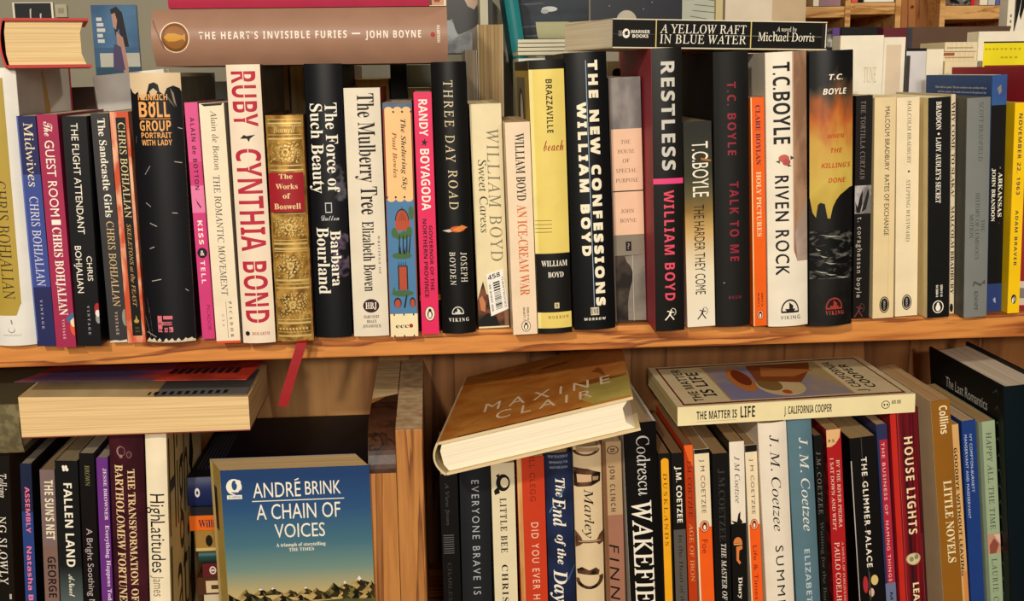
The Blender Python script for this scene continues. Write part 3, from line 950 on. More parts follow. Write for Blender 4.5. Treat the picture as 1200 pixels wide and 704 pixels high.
U('cream hardcover with black capitals, a small red fruit and a brown side panel', 897.5, 947, 62, 901.5, 948.5, 383.5, 'eadfcb',
  [P([(.64, 62), (1, 62), (1, 308), (.72, 308), (.64, 296)], mottle('8a664e', 'a88468', 60, (1, 1, .4), .45)), P([(.66, 275), (1, 235), (1, 307), (.72, 307)], mottle('a08a7c', 'b39c8e', 50)), P([(.62, 62), (.65, 62), (.65, 300), (.62, 294)], 'c49a82'),
   T('T.C.BOYLE', 'sb', '1b1a19', 74, 170, .16, .56), E(.4, 187, .13, 4.6, 'c05c50'), E(.46, 191.5, .1, 4, 'b04e48'), P([(.2, 190), (.3, 189), (.3, 193)], '3a4a2c'), P([(.56, 184), (.66, 187), (.56, 189)], '3a4a2c'), P([(.5, 194), (.6, 196), (.48, 197)], '3a4a2c'),
   T('RIVEN ROCK', 'r', '1b1a19', 207, 323, .18, .5, .1), T('RIVEN ROCK', 'r', '1b1a19', 207.6, 323.6, .19, .51, .1)] + ship(.52, 366, .23, 14, '2a2622') + [H('VIKING', 'r', '2a2622', .28, .78, 371, 375.5, .15)], hard=True, bulge=.004, cover='d8ccb8', d=.155, **GU)


def killing():
    sky = ramp([(0, '1a1917'), (.36, '2c2924'), (.4, 'b89a3e'), (.52, 'cbb052'), (.64, 'c89c48'), (.73, 'b8602a'), (.82, '54402e'), (.88, '1e1e1f'), (1, '1b1c1e')], .03, .268, .35, .06, (1.6, 1, .8))
    o = [B(60, 386, sky)]
    o += [P([(0, 232), (.06, 250), (.13, 256), (.17, 241), (.22, 238.5), (.32, 240), (.38, 257), (.44, 257.5), (.5, 244), (.58, 236), (.68, 230), (.8, 226), (.92, 222), (1, 221), (1, 276), (0, 276)], '12100e')]
    sea = mottle('121312', '7c7a72', 60, (1, 1, 2.4), .35, .5, .78, 0, 6, 1.5)
    o += [B(272, 328, sea), B(328, 386, mottle('131211', '1f1d1b', 60))]
    for u, p, du in ((.2, 276, .5), (.12, 292, .12), (.2, 300, .2), (.3, 308, .3), (.1, 318, .3), (.3, 321, .3), (.55, 325, .4)):
        o.append(P([(u, p), (u + du * .4, p + 1.2), (u + du, p + 2.6), (u + du * .5, p + 3)], 'a8a498'))
    r = 'b8481c'
    o += [H('T.C.', 'sbi', WH, .4, .73, 88.5, 95), H('BOYLE', 'sbi', WH, .27, .82, 105, 112), H('WHEN', 'sbi', r, .37, .77, 158.5, 163.5), H('THE', 'sbi', r, .44, .72, 175, 180.5),
          H("KILLING'S", 'sbi', r, .24, .94, 192.5, 198), H('DONE', 'sbi', r, .39, .81, 210, 215.5)]
    return o + ship(.54, 362, .2, 12, 'a03428') + [H('VIKING', 'b', 'b8483c', .34, .78, 365.5, 370, .2)]


U('tall hardcover picturing an orange and yellow sky over black sea cliffs', 948, 1004.5, 60.5, 952.5, 997.5, 386, '17171a', killing(), hard=True, bulge=.005, cover='17171a', d=.155, gloss=.3, **GU)
U('slim black paperback with pinkish-grey lettering and a small leaf photograph at mid-spine', 1004.5, 1023, 112.5, 998.5, 1020, 373.5, '19130f',
  [T('THE TORTILLA CURTAIN', 'u', '8f7f7a', 119, 211, .3, .58, .12), B(218, 251, mottle('6f6a68', 'b8b0ac', 70)), P([(.1, 250), (.3, 232), (.5, 222), (.46, 240), (.34, 250)], '1e1a18'), P([(.4, 250), (.8, 222), (.9, 228), (.7, 246)], '2a2624'), P([(.02, 236), (.2, 245), (.3, 250), (.1, 248)], '1e1a18'),
   T('t. coraghessan boyle', 'r', 'c0b4a8', 255, 349, .2, .5, .14)] + archer(.4, 364, .34, 8, '6a3034'), pages='d8c090', d=.12, **GU)
U('buff paperback with plain dark capitals and an oval emblem, beside the slim black paperback', 1024.5, 1049.5, 115, 1021, 1047, 373.5, 'e4cc9c',
  [T('MALCOLM BRADBURY', 'r', '2c2620', 126, 201, .5, .72), T('RATES OF EXCHANGE', 'r', '2c2620', 206, 277, .5, .72), E(.56, 358, .24, 9.6, '15130f'), E(.56, 358, .2, 8.4, 'e4cc9c'), E(.56, 358, .18, 7.6, '1c2030'), T('ARENA', 'u', 'e4cc9c', 352.5, 363.5, .52, .6), B(215, 350, 'cdb07c', .72, .735)], pages='e2cc9c', d=.118, **GU)
U('buff paperback with thin serif capitals, left of the black cream-sided paperback', 1051, 1077.5, 115, 1049, 1074.5, 371, 'e9d8b4',
  [T('MALCOLM BRADBURY', 'u', '4a443a', 119, 193, .48, .64), E(.56, 202, .05, 1.2, '2a2620'), T('STEPPING WESTWARD', 'u', '4a443a', 212, 284, .46, .62), E(.52, 355, .22, 9, '15130f'), E(.52, 355, .18, 7.8, 'e9d8b4'), E(.52, 355, .16, 7, '1c2030'), T('ARENA', 'u', 'e9d8b4', 349.5, 360.5, .48, .56)], pages='ead6a6', d=.118, **GU)
U('black paperback with white serif capitals and cream sides, right of the two buff paperbacks', 1087.5, 1114.5, 115, 1086.5, 1111.5, 373, '131211',
  [T('BRADDON', 'b', WH, 120, 153, .36, .58), E(.47, 158, .05, 1.3, WH), T("LADY AUDLEY'S SECRET", 'b', WH, 162, 239, .36, .58), T('ISBN 0 14', 'sb', WH, 335, 349, .6, .7), T('04 35684 8', 'sb', WH, 335, 349, .4, .5)] + [E(.5, 360.5, .25, 7.4, WH), E(.5, 360.5, .21, 6.4, '131211'), E(.5, 361.6, .11, 4, WH), E(.5, 357.4, .06, 1.8, WH)], cover='e6d29c', pages='e9d9b0', d=.128, **GU)
U('very slim cream paperback with tightly packed black capitals, set back between black and grey spines', 1115, 1123, 111, 1112.5, 1121, 369.5, 'd6c4a6',
  [T('WHY COME TO SLAKA?', 'b', '1d1815', 120, 231, .12, .9), T('MALCOLM BRADBURY', 'b', '1d1815', 242, 345, .12, .9), E(.4, 361, .4, 5, '1d1815')], y=.008, pages='d8c8a0', d=.12, **GU)
U('plain grey hardcover with faint dark lettering and a dog emblem near its foot', 1130.5, 1161.5, 115.5, 1126.5, 1156.5, 372.5, '777a75',
  [T('SCOTT BRADFIELD', 'u', '4a4d4a', 121, 190, .5, .68), T('THE', 'u', '3a3d3a', 259, 273, .68, .82), T('HISTORY OF LUMINOUS', 'u', '3a3d3a', 227, 305, .42, .58), T('MOTION', 'u', '3a3d3a', 252, 280, .18, .34), T('KNOPF', 'u', '2a2d2a', 342, 365, .42, .58),
   P([(.4, 330), (.7, 334), (.9, 329), (.9, 335), (.84, 335), (.82, 333), (.7, 337), (.42, 333)], '4f524e'), P([(.4, 330), (.34, 335), (.38, 337), (.46, 332)], '4f524e')], hard=True, bulge=.001, cover='5a5a52', d=.14, gloss=.7, pages='c8c2b0', **GU)
BLU = mottle('2c4a80', '345690', 20, (1, 1, 1), .4)
U('black paperback with blue ends, its blue back cover showing above the grey hardcover', 1161, 1185.5, 88.5, 1158, 1174.5, 366.5, '151212',
  [B(88, 124, BLU), B(333, 368, '26386c'), P([(.35, 104), (.6, 100), (.66, 108), (.5, 112)], '8a7a78'), T('ARKANSAS', 'b', WH, 203, 255, .58, .84), T('JOHN BRANDON', 'b', WH, 198, 260, .14, .38), P([(.66, 196), (.74, 198), (.66, 199)], '8a8a70'), P([(.66, 262), (.74, 261), (.66, 264)], '6a3030'),
   P([(.4, 351), (.56, 349), (.6, 356), (.46, 354)], '9aa4c0')], y=.012, cover='2f5088', pages='e2d8c0', d=.135, ffrac=lambda p: p,
  back=[H(t, 'b', WH, a, b, p, p + .009) for t, a, b, p in (('This book is a great', .16, .42, .048), ('The tale commences once and then rolls on', .44, .93, .048), ('and it has moments', .2, .42, .068), ('the sound at the noon of old opinion of the', .44, .93, .068), ('with barely a change, finally', .46, .93, .088))], **GU)
U('yellow paperback with dark purple capitals near the right end of the upper shelf', 1186.5, 1203.5, 121, 1177, 1194, 367.5, 'f2c40c',
  [T('NOVEMBER 22, 1963', 'sb', '2c1e44', 134, 229, .36, .66, .1), T('ADAM BRAVER', 'sb', '2c1e44', 247, 312, .36, .62, .1), E(.5, 351, .22, 5.5, '1c1a22'), P([(.34, 352), (.46, 348), (.5, 355), (.4, 356)], WH), P([(.54, 347), (.64, 351), (.58, 355)], WH)], pages='e8d890', d=.125, **GU)
U('tall red hardcover at the right end of the upper shelf, mostly out of frame', 1206, 1252, 78, 1196, 1240, 366.5, '8a1a22', [B(330, 358, 'c8b8a8', 0, .3), B(338, 350, '77706a', 0, .2)], y=.012, hard=True, bulge=.004, cover='a01c26', d=.15, pages='e8d4b0', gloss=.35, **GU)

HZ = .2264
UP = solve(ROW, TOP, (((9, 11, 15), HZ), ((0,), HZ)))

# ---------------------------------------------------------------- books lying on the upper row
ident = lambda q: q


def lying(label, xl, xr, y, zbot, w, pxl, pxr, spine, items, yaw=0.0, tilt=0.0, **kw):
    """Spine to the room: xl, xr are its ends at depth y, pxl, pxr the same ends in the units of the printed items."""
    rot = Matrix.Rotation(yaw, 3, 'Z') @ Matrix.Rotation(tilt, 3, 'Y') @ ROT_LIE
    L = xr - xl
    name = kw.pop('name', 'hardcover_book' if kw.get('hard') else 'paperback_book')
    m = Matrix.Rotation(yaw, 3, 'Z') @ Matrix.Rotation(tilt, 3, 'Y')
    loc = Vector((xl, y, zbot + w / 2)) + m @ Vector((L, 0, 0))
    return make_book(name, label, w, L, kw.pop('d', .15), loc, rot, spine, items, frac=lambda p: (p - pxl) / (pxr - pxl), **kw)


GT = dict(group='books laid flat on top of the upper row')
a, b = on_y(177, 40, -.018), on_y(524.5, 42, -.018)
PKB = '9e7862'
fish = [E(.5, 204, .27, 17, 'ead0b4'), E(.5, 204, .25, 15.8, '7a4a22'), E(.5, 204, .2, 12.6, '94602e'), P([(.5, 191), (.57, 196), (.57, 204), (.53, 213), (.57, 216), (.43, 216), (.47, 213), (.43, 204), (.43, 196)], 'c89034')]
HEART = lying('long pinkish-tan hardcover with a round brown fish emblem, lying across the upper row', a.x, b.x, -.018, HZ, .0445, 177, 524.5, PKB,
              fish + [P([(.8, 178), (.8, 179.5), (.3, 192), (.3, 190)], '7a5a48'), T("THE HEART'S INVISIBLE FURIES", 'sb', 'f2e4d2', 232, 405, .46, .59, .14), B(411, 421, 'f2e4d2', .52, .545), T('JOHN BOYNE', 'sb', 'f2e4d2', 427, 493, .45, .58, .14), E(.5, 507, .045, 2.8, 'a03026'),
                      H('HOGARTH', 'sb', 'f2e4d2', .36, .66, 512, 515.5)], hard=True, bulge=.011, cover='8a6a56', d=.16, **GT)
a2, b2 = on_y(197, 2, -.008), on_y(523, 8, -.008)
lying('crimson hardcover with a portrait corner, lying on the long tan hardcover', a2.x, b2.x, -.010, HZ + .045, .03, 197, 523, 'a82844',
      [B(503, 523, 'e6d2b4', 0, 1), P([(.02, 505), (.4, 504), (.8, 508), (.8, 519), (.4, 521), (.02, 520)], 'c99a78'), P([(.1, 509), (.16, 508), (.16, 516), (.1, 515)], '9a4a40'), P([(.02, 503), (.5, 503), (.9, 512), (.5, 505), (.02, 506)], '6a4a34')],
      hard=True, bulge=.002, cover='a02440', d=.15, **GT)
a3, b3 = on_y(718, 34, -.022), on_y(968.5, 40, .012)
KR = '201e1c'
RAFT = lying('black-spined paperback with white serif lettering and fanned pages, lying across the upper row', a3.x, a3.x + .194, -.022, .2361, .0235, 718, 968.5, KR,
             [B(718, 968.5, 'd8ccb0', .0, .04), B(718, 968.5, 'e0d4b8', .965, 1)]
             + [E(.5, 733, .16, 4.2, WH), P([(.42, 732), (.55, 731), (.6, 735), (.45, 735)], KR), T('0-446', 'sb', 'aaa49a', 724.5, 728, .4, .6), T('WARNER', 'sb', WH, 738, 759.5, .51, .62), T('BOOKS', 'sb', WH, 740, 758, .36, .47), B(766, 767.2, 'd8c070', .04, .97),
                T('A YELLOW RAFT', 'u', WH, 771, 871, .53, .83, .02), T('IN BLUE WATER', 'u', WH, 771, 871, .18, .48, .02), B(876, 877.2, 'd8c070', .04, .97), B(718, 766, '4a463f', .47, .485), B(850, 966, '8f887a', .46, .475),
                T('A novel by', 'u', WH, 907, 931, .64, .8), T('Michael Dorris', 'u', WH, 885, 953, .3, .6), P([(.04, 962), (.97, 962), (.93, 968), (.1, 968)], '302c28'), B(966.5, 967.6, 'e8e0cc', .08, .94)],
             yaw=R(11), tilt=R(1.0), cover='d8ccb4', d=.128, pages='f2e6cc', pdark=.86, fore=.003, **GT)
m1 = on_y(0, 50, -.02)
make_book('hardcover_book', 'small chunky red hardcover lying page ends out on the white and gold hardcover', .0385, .12, .0675, (m1.x - .001, -.02, HZ + .0194), Matrix.Rotation(R(17), 3, 'Z') @ ROT_END, 'b8322e', (), cover='b83a34', pages='e6c893', hard=True, bulge=.003, frac=ident, group=GT['group'])

# ---------------------------------------------------------------- the row behind
GB = dict(group='books and papers behind the upper row')


def back_book(label, pl, pr, pt, y, mode, col, lean=0.0, t=None, d=.12, items=(), front=(), name=None, foot=0.0, pages='d8c39a', yaw=0.0, hard=False, **kw):
    """A standing book of the rear row: spine, fore-edge or front cover to the room."""
    p0, p1 = on_y(pl, pt, y), on_y(pr, pt, y)
    h = (p0.z + p1.z) / 2 - foot
    wd = p1.x - p0.x
    rot = Matrix.Rotation(yaw, 3, 'Z') @ Matrix.Rotation(lean, 3, 'Y')
    name = name or ('hardcover_book' if hard else 'paperback_book')
    xc = (p0.x + p1.x) / 2 - math.sin(lean) * h
    lift = abs(math.sin(lean)) * wd / 2
    ff = lambda q: q
    if mode == 'spine':
        return make_book(name, label, wd, h, d, (xc, y, foot + lift + .0004), rot, col, items, frac=ff, ffrac=ff, pages=pages, hard=hard, **kw)
    if mode == 'fore':
        return make_book(name, label, wd, h, d, (xc, y + d, foot + lift + .0004), rot @ ROT_BACK, col, items, frac=ff, ffrac=ff, pages=pages, hard=hard, **kw)
    w = t or .02
    loc = Vector((xc, y, foot + lift + .0004)) + rot @ Vector((-wd / 2, w / 2, 0))
    return make_book(name, label, w, h, wd, loc, rot @ ROT_FACE, col, items, front=front, frac=ff, ffrac=ff, pages=pages, hard=hard, **kw)


back_book('brown-black book facing the room behind the navy and wine-red paperbacks', 70, 110, 103, .172, 'face', '2a1c18', cover='4a3530', t=.03, lean=R(-1), **GB)
back_book('white book with a blank face leaning behind the coral-edged paperback', 108, 192, 88, .16, 'face', 'e8e0d8', cover='efe8e2', lean=R(-5), t=.022, pages='f0e6d0', **GB)
back_book('blue-grey book facing the room behind the cream serif paperback', 248, 266, 96, .172, 'face', '8a9aa8', cover='b4c2cc', t=.02, **GB)
back_book('dark-paged book with its fore-edge to the room, behind the gold tooled hardcover', 306, 338, 76, .172, 'fore', '2a1d14', pages='8c6c4a', pdark=.45, **GB)
back_book('light-paged book with its fore-edge to the room, right behind the gold tooled hardcover', 338.5, 356, 76, .172, 'fore', '5a4a34', pages='b09668', **GB)
back_book('brown-spined hardcover behind the cream condensed-letter hardcover', 401, 415, 77, .172, 'spine', '4c3428', hard=True, d=.13, **GB)
back_book('tan-paged book, lower than its neighbours, fore-edge to the room', 416, 456, 93, .172, 'fore', '7a5630', pages='d09c58', d=.13, **GB)
back_book('black-spined book behind the blue illustrated paperback', 457, 476, 76, .172, 'spine', '2a2b26', **GB)
back_book('grey-green book facing the room behind the pink-red paperback', 477.5, 509, 76.5, .21, 'face', '85887a', t=.02, cover='8b8e80', **GB)
back_book('low cream-paged book with its fore-edge to the room, behind the pink-red paperback', 477.5, 507, 103, .172, 'fore', 'a88a58', d=.03, pages='dcc592', **GB)
back_book('lower grey-paged book with its fore-edge to the room, left of the tall paged one', 545.5, 559, 59, .172, 'fore', 'c8c0b0', pages='9a8c78', **GB)
back_book('tall thick paged book with its fore-edge to the room, behind the pale cream paperback', 559.5, 589, 29, .172, 'fore', 'd0c4a8', pages='a98e66', pdark=.5, d=.14, **GB)
back_book('tall teal hardcover leaning left behind the tall paged book', 588, 604, -24, .318, 'spine', '1f7478', hard=True, bulge=.003, d=.08, lean=R(-8), **GB)
back_book('tall cream-spined book standing against the wall, left of the teal hardcover', 562, 571.5, -14, .335, 'spine', 'b9b298', d=.06, **GB)
back_book('tall black-spined book between the cream spine and the teal hardcover', 572, 577, -10, .335, 'spine', '1a1a18', d=.06, **GB)
back_book('cream paperback facing the room behind the grey and peach paperback', 712, 756, 72, .172, 'face', 'e6d6b8', t=.02, front=[E(.25, .05, .14, .02, '2a1c18')], **GB)
back_book('red book with a grey pointed panel on its cover, behind the grey and peach paperback', 729, 756, 56, .2, 'face', 'c83a3c', t=.02, front=[P([(.3, 0), (1, 0), (1, .1), (.8, .13), (.55, .1)], '5a5650'), P([(.1, .08), (.3, .12), (.2, .14)], 'e8b0a0')], **GB)
back_book('maroon hardcover facing the room behind the short olive and gold paperback', 799, 834, 60, .172, 'face', '4a0c18', cover='560f1c', hard=True, t=.025, front=[P([(0, .02), (.15, .01), (.3, .09), (.16, .12), (.1, .18), (0, .11)], 'd8505c')], **GB)
back_book('brown-edged book behind the slim orange paperback', 876, 899, 67, .172, 'fore', '3a2418', pages='5a4030', d=.11, **GB)
back_book('purple-spined book behind the right end of the long lying paperback', 976.5, 984, 33, .30, 'spine', '5c3c80', hard=True, d=.06, items=[E(.5, .1, .3, .012, 'c8b8dc'), E(.5, .1, .18, .008, '5c3c80')], **GB)
back_book('slim black and white speckled book left of the purple spine', 969, 976, 36, .30, 'spine', mottle('1a1816', 'b0aaa0', 120), d=.06, **GB)
back_book('black book facing the room behind the cream faced book', 986, 1034, 32, .325, 'face', '1c1b1d', t=.02, **GB)
back_book('cream book with small grey pictures facing the room, right of the picture-sky hardcover', 985, 1036, 42, .172, 'face', 'eadfc8', cover='ece2cc', t=.022, pages='efe4c8',
          front=[H('TUNE', 'u', 'c4b590', .56, .86, .125, .185), B(.24, .4, 'cfc4ae', .58, .84), B(.25, .4, '3a322c', .48, .56), B(.22, .4, 'd8d0c0', .3, .46)], **GB)
back_book('cream-spined hardcover with a beige panel, right of the cream faced book', 1036.5, 1061.5, 44, .172, 'spine', 'ece2cc', hard=True, d=.12, items=[B(.03, 1, 'd9c3a8', .12, .82)], **GB)
back_book('white-faced book with a black top edge behind the buff paperbacks', 1062, 1086, 57, .172, 'face', '2a2826', cover='cfcaca', t=.022, front=[B(0, .012, '14120f'), B(.03, 1, '3a3632', 0, .2)], **GB)
back_book('cream-spined book between the white-faced book and the lying paper stack', 1086.5, 1106, 58, .172, 'spine', 'eadfc6', **GB)
back_book('maroon hardcover far behind the cream-spined hardcover', 1034, 1068, 33, .31, 'face', '5a1a26', cover='61202c', hard=True, t=.025, **GB)
back_book('wide brown-covered hardcover with a grey-blue spine, behind the blue-topped paperback', 1068, 1184, 31.5, .30, 'face', '5a6c7c', cover='5c4434', hard=True, t=.03, **GB)
pp = back_book('plain cream book facing the room, under the small pile of paper pads', 1107, 1152, 72, .19, 'face', 'dccba4', cover='dfcfa8', t=.05, **GB)
ztop = on_y(1130, 72, .19).z
for i, (lab, c, q) in enumerate((('lower cream paper pad with a red-brown edge strip, on the plain cream book', 'e6d6b0', 0), ('upper cream paper pad on the small pile behind the blue-topped paperback', 'e9dbb8', 1))):
    p0, p1 = on_y(1106 + 2 * i, 60, .19), on_y(1149 - i, 60, .19)
    mb = MB()
    mb.box((0, 0, 0), (p1.x - p0.x, .06, .0092), paper(c))
    mb.box((.002, -.0004, .003), (p1.x - p0.x - .006, .0001, .0042), paint('b09468'))
    if i == 0:
        mb.box((.001, -.0008, .0056), (.012, .0002, .0084), paint('9a5438'))
    o = mb.build('paper_pad')
    o.location = (p0.x, .192, ztop + .0005 + .0097 * i)
    tag(o, lab, 'paper pad', 'paper pads behind the upper row')
back_book('cream book with a bright yellow panel on its face, behind the yellow paperback', 1147, 1215, 37, .19, 'face', 'ece2ca', cover='ece3cc', t=.025,
          front=[B(.045, .155, 'e8d81e', .09, 1), B(.155, .19, '3a3c44', .09, 1), B(.04, .046, '2a2a2a', .09, 1)] + [P([(u, .066), (u + .04, .066), (u + .04, .074), (u, .074)], 'b8a41a') for u in (.12, .18, .25, .31, .39, .46, .55, .62, .7)]
          + [P([(u, .1), (u + .05, .1), (u + .05, .107), (u, .107)], 'b8a41a') for u in (.4, .47, .55, .64)], **GB)


def card(name, label, cat, px, y, tilt, mat, items=(), thick=.0015, foot=None, frame=None):
    """A flat print or card leaning back: px = left, right, top, bottom edge as seen at depth y."""
    pl, pr, pt, pb = px
    a, b = on_y(pl, pt, y), on_y(pr, pb, y)
    w, h = b.x - a.x, a.z - b.z
    mb = MB()
    mb.box((0, 0, 0), (w, thick, h), mat)
    print_on(mb, items, lambda u, v, e: (u * w, -e, h * (1 - v)), lambda q: q)
    o = mb.build(name)
    o.location = (a.x, y, b.z)
    o.rotation_euler = (-tilt, 0, 0)
    return tag(o, label, cat, 'pictures and papers on the wall')


WTH = 'e4dcc8'
card('photo_print', 'blue print of a woman in a purple dress, above the torn black hardcover', 'picture', (106, 166, 6, 96), .411, 0, paint('3c5f80', .3),
     [B(0, .55, mottle('33587c', '4a7296', 16)), B(.62, .8, 'b8b6a8', .12, 1), B(.8, 1, '24485c', .02, 1), P([(.42, .06), (.56, .02), (.68, .1), (.74, .36), (.78, .54), (.64, .54), (.58, .3), (.5, .4), (.46, .2)], '23202a'), P([(.44, .12), (.52, .1), (.56, .2), (.52, .32), (.46, .28)], 'b08878'),
      P([(.52, .34), (.66, .42), (.7, .6), (.74, .84), (.7, .92), (.62, .86), (.6, .56), (.52, .5)], 'b08474'), P([(.46, .5), (.6, .54), (.66, .84), (.4, .84), (.42, .62)], '4c3f62'), P([(.38, .84), (.64, .84), (.6, .97), (.42, .98)], 'a87868'),
      T('Caroline', 'sb', 'd8d4cc', .12, .5, .1, .22), T('Tracey', 'sb', 'd8d4cc', .2, .44, .24, .3)][:7] + [B(.16 + .07 * i, .205 + .07 * i, 'd0ccc6', .1, .22 + .03 * (i % 3)) for i in range(5)])
card('picture_card', 'small black picture card with a white border, above the small chunky red hardcover', 'picture', (14, 64, 3, 30), .411, 0, paint(WTH, .4), [B(.03, 1, '24262a', .05, .95), P([(.42, .3), (.46, .25), (.44, .6), (.48, .95), (.43, .9), (.41, .6)], 'c8c4ba'), P([(.66, .5), (.7, .46), (.68, .9), (.65, .95)], 'c8c4ba')])
card('paper_note', 'small pale note paper on the wall right of the black picture card', 'paper', (64, 79, 5, 20), .411, 0, paint('b0a88e', .7), [B(.3, .7, '8f8a76', .25, .75)])
card('photo_print', 'black-and-white photograph of a person in a grey jumper, behind the tan-spined lying hardcover', 'picture', (514, 563, -40, 62), .411, 0, paint('2b2926', .3),
     [P([(.1, .66), (.3, .6), (.42, .78), (.5, .78), (.9, .7), (1, .74), (1, 1), (0, 1), (0, .7)], mottle('6e7074', '9a9a9c', 40)), P([(.0, .62), (.26, .62), (.46, .8), (.3, .84), (0, .7)], '9ca0a2'), P([(.52, .1), (.95, .06), (1, .4), (.86, .5), (.7, .46), (.6, .36)], 'c4a890')])
card('picture_card', 'dark blue picture of a cloudy evening sky, right of the teal hardcover', 'picture', (597, 690, -40, 48), .411, 0, mottle('15171c', '2e3640', 8, (1, 1, 3)),
     [E(.5, .57, .1, .035, 'c8c8c4'), E(.44, .6, .05, .03, 'a8aaa8')] + [P([(u, p), (u + .3, p - .02), (u + .35, p), (u + .1, p + .02)], '4a5058') for u, p in ((.05, .8), (.4, .86), (.15, .92), (.1, .5))])
card('picture_card', 'navy night-sky picture with white specks, behind the long lying paperback', 'picture', (692, 812, -40, 24), .413, 0, paint('181b2c', .35),
     [E(.35, 1, .1, .2, 'b8b09c')] + [E(.1 + .083 * i, .3 + .06 * ((i * 7) % 9), .004, .008, 'c8c8d0') for i in range(11)])
lt = card('printed_sheet', 'pale sheet with rows of print right of the night-sky picture', 'paper', (800, 847, -30, 26), .410, 0, paint('b6b9a8', .7),
          [P([(u0, .5 + .12 * i), (u1, .56 + .12 * i), (u1, .575 + .12 * i), (u0, .515 + .12 * i)], '5a5c52') for i, (u0, u1) in enumerate(((.5, .9), (.3, .95), (.25, .9), (.2, .6)))] + [B(.5, .53, 'a8403c', .05, .3)])
mb = MB()
a, b = on_y(607, 62, .2), on_y(700, 62, .2)
for i in range(4):
    mb.hexa([(0, 0, .004 * i), (b.x - a.x, 0, .004 * i), (b.x - a.x - .01 * i, .07, .004 * i), (.004 * i, .07, .004 * i), (0, 0, .004 * i + .0032), (b.x - a.x, 0, .004 * i + .0032), (b.x - a.x - .01 * i, .07, .004 * i + .0032), (.004 * i, .07, .004 * i + .0032)], paint('cfc8ae', .7))
o = mb.build('paper_stack')
o.location = (a.x, .2, .2345)
tag(o, 'stack of pale sheets behind the thick yellow and black hardcover', 'paper')
back_book('low white-faced book under the stack of pale sheets', 607, 700, 68.5, .2, 'face', 'bfc2b4', cover='7a7d78', t=.07, foot=0, front=[B(0, .05, 'cfd0c4'), B(.1, .14, 'b8b4a0')], **GB)
mb = MB()
n = 8
a, b = on_y(630, 45, .205), on_y(658, 45, .205)
for i in range(n):
    u0, u1 = i / n, (i + 1) / n
    f = lambda u: (.017 * u * u)
    mb.hexa([(0, .0 + .03 * u0, f(u0)), (.034, .03 * u0, f(u0)), (.034, .03 * u1, f(u1)), (0, .03 * u1, f(u1)), (0, .0 + .03 * u0, f(u0) + .0004), (.034, .03 * u0, f(u0) + .0004), (.034, .03 * u1, f(u1) + .0004), (0, .03 * u1, f(u1) + .0004)], paint('9c9a78', .7))
o = mb.build('paper_slip')
o.location = (a.x + .001, .205, .2506)
tag(o, 'curled grey-green slip of paper on the stack of pale sheets', 'paper')

# ---------------------------------------------------------------- the bookcase across the room
FY = 1.5
far = thing('bookcase', 'pale pine bookcase across the room, seen above the right end of the books', 'bookcase', (on_y(1040, 10, FY).x, FY, FLOOR_Z))


def far_box(name, pl, pr, pt, pb, y0, y1, mat=BOARD):
    a, b = on_y(pl, pt, y0), on_y(pr, pb, y0)
    mb = MB()
    ox = on_y(1040, 10, FY).x
    mb.box((a.x - ox, y0 - FY, b.z - FLOOR_Z), (b.x - ox, y1 - FY, a.z - FLOOR_Z), mat)
    return mb.build(name, far, .001)


for pl, pr in ((936, 943), (990.5, 997), (1049.5, 1056), (1101.5, 1108), (1183.5, 1188)):
    a, b = on_y(pl, 10, FY), on_y(pr, 10, FY)
    mb = MB()
    ox = on_y(1040, 10, FY).x
    mb.box((a.x - ox, 0, 0), (b.x - ox, .25, 2.0), BOARD)
    mb.build('upright', far, .001)
far_box('shelf', 943, 990.5, 8, 20.5, FY + .003, FY + .24)
far_box('shelf', 997, 1049.5, 3.5, 16.5, FY + .003, FY + .24)
far_box('shelf', 1108, 1183.5, 7, 22, FY + .003, FY + .24)
far_box('side_panel', 1056, 1091, -60, 40, FY + .06, FY + .075, wood('far_panel', 'a86e3c', '925c30', '70421f', (20, 20, 1.5)))
a, b = on_y(1069, 8, FY + .06), on_y(936, 10, FY)
mb = MB()
ox = on_y(1040, 10, FY).x
mb.prism([(a.x - ox + .0032 * math.cos(R(30 * i)), a.z - FLOOR_Z + .0032 * math.sin(R(30 * i))) for i in range(12)], 1, .0585, .0602, paint('4a2c18'))
mb.build('knot', far)
mb = MB()
p0, p1 = on_y(936, 10, FY), on_y(1188, 10, FY)
mb.box((p0.x - ox, .25, 0), (p1.x - ox, .256, 2.0), wood('far_back', '8f6038', '7c5230', '5c3a20', (10, 10, 1.5)))
mb.build('back_panel', far)
GF = 'books in the bookcase across the room'


for lab, pl, pr, col, px in (('mauve-covered book in the far bookcase, above the end of the long lying paperback', 960, 985, 'a07c84', 966), ('cream book in the far bookcase, left of the mauve one', 953, 959.5, 'efe4cc', 966), ('coral-red book in the far bookcase, right of its second upright', 998, 1005, 'e05a50', 1020), ('black book in the far bookcase, left of the white lying book', 1005.5, 1011, '1a1816', 1020),
                             ('black and white book in the far bookcase, on its right-hand shelf', 1116, 1137, mottle('15131a', 'c8c0b8', 30), 1140), ('red-spined book in the far bookcase, between black and cream books', 1138, 1142, 'd0282c', 1140),
                             ('cream-spined book in the far bookcase, on its right-hand shelf', 1148, 1157, 'efe3c8', 1140), ('greyish book in the far bookcase, next to the cream-spined one', 1158, 1166, 'c8c4c0', 1140), ('blue-spined book in the far bookcase, left of the bright red one', 1167, 1171, '5a68a8', 1140), ('bright red book at the end of the far right-hand shelf', 1172, 1181, 'c81e24', 1140)):
    zb = on_y({966: 943, 1020: 997, 1140: 1108}[px], {966: 8, 1020: 3.5, 1140: 7}[px], FY + .003).z
    p0, p1 = on_y(pl, 5, FY + .004), on_y(pr, 5, FY + .004)
    make_book('paperback_book', lab, p1.x - p0.x, .19, .13, ((p0.x + p1.x) / 2, FY + .004, zb + .0012), Matrix.Identity(3), col, frac=ident, group=GF)
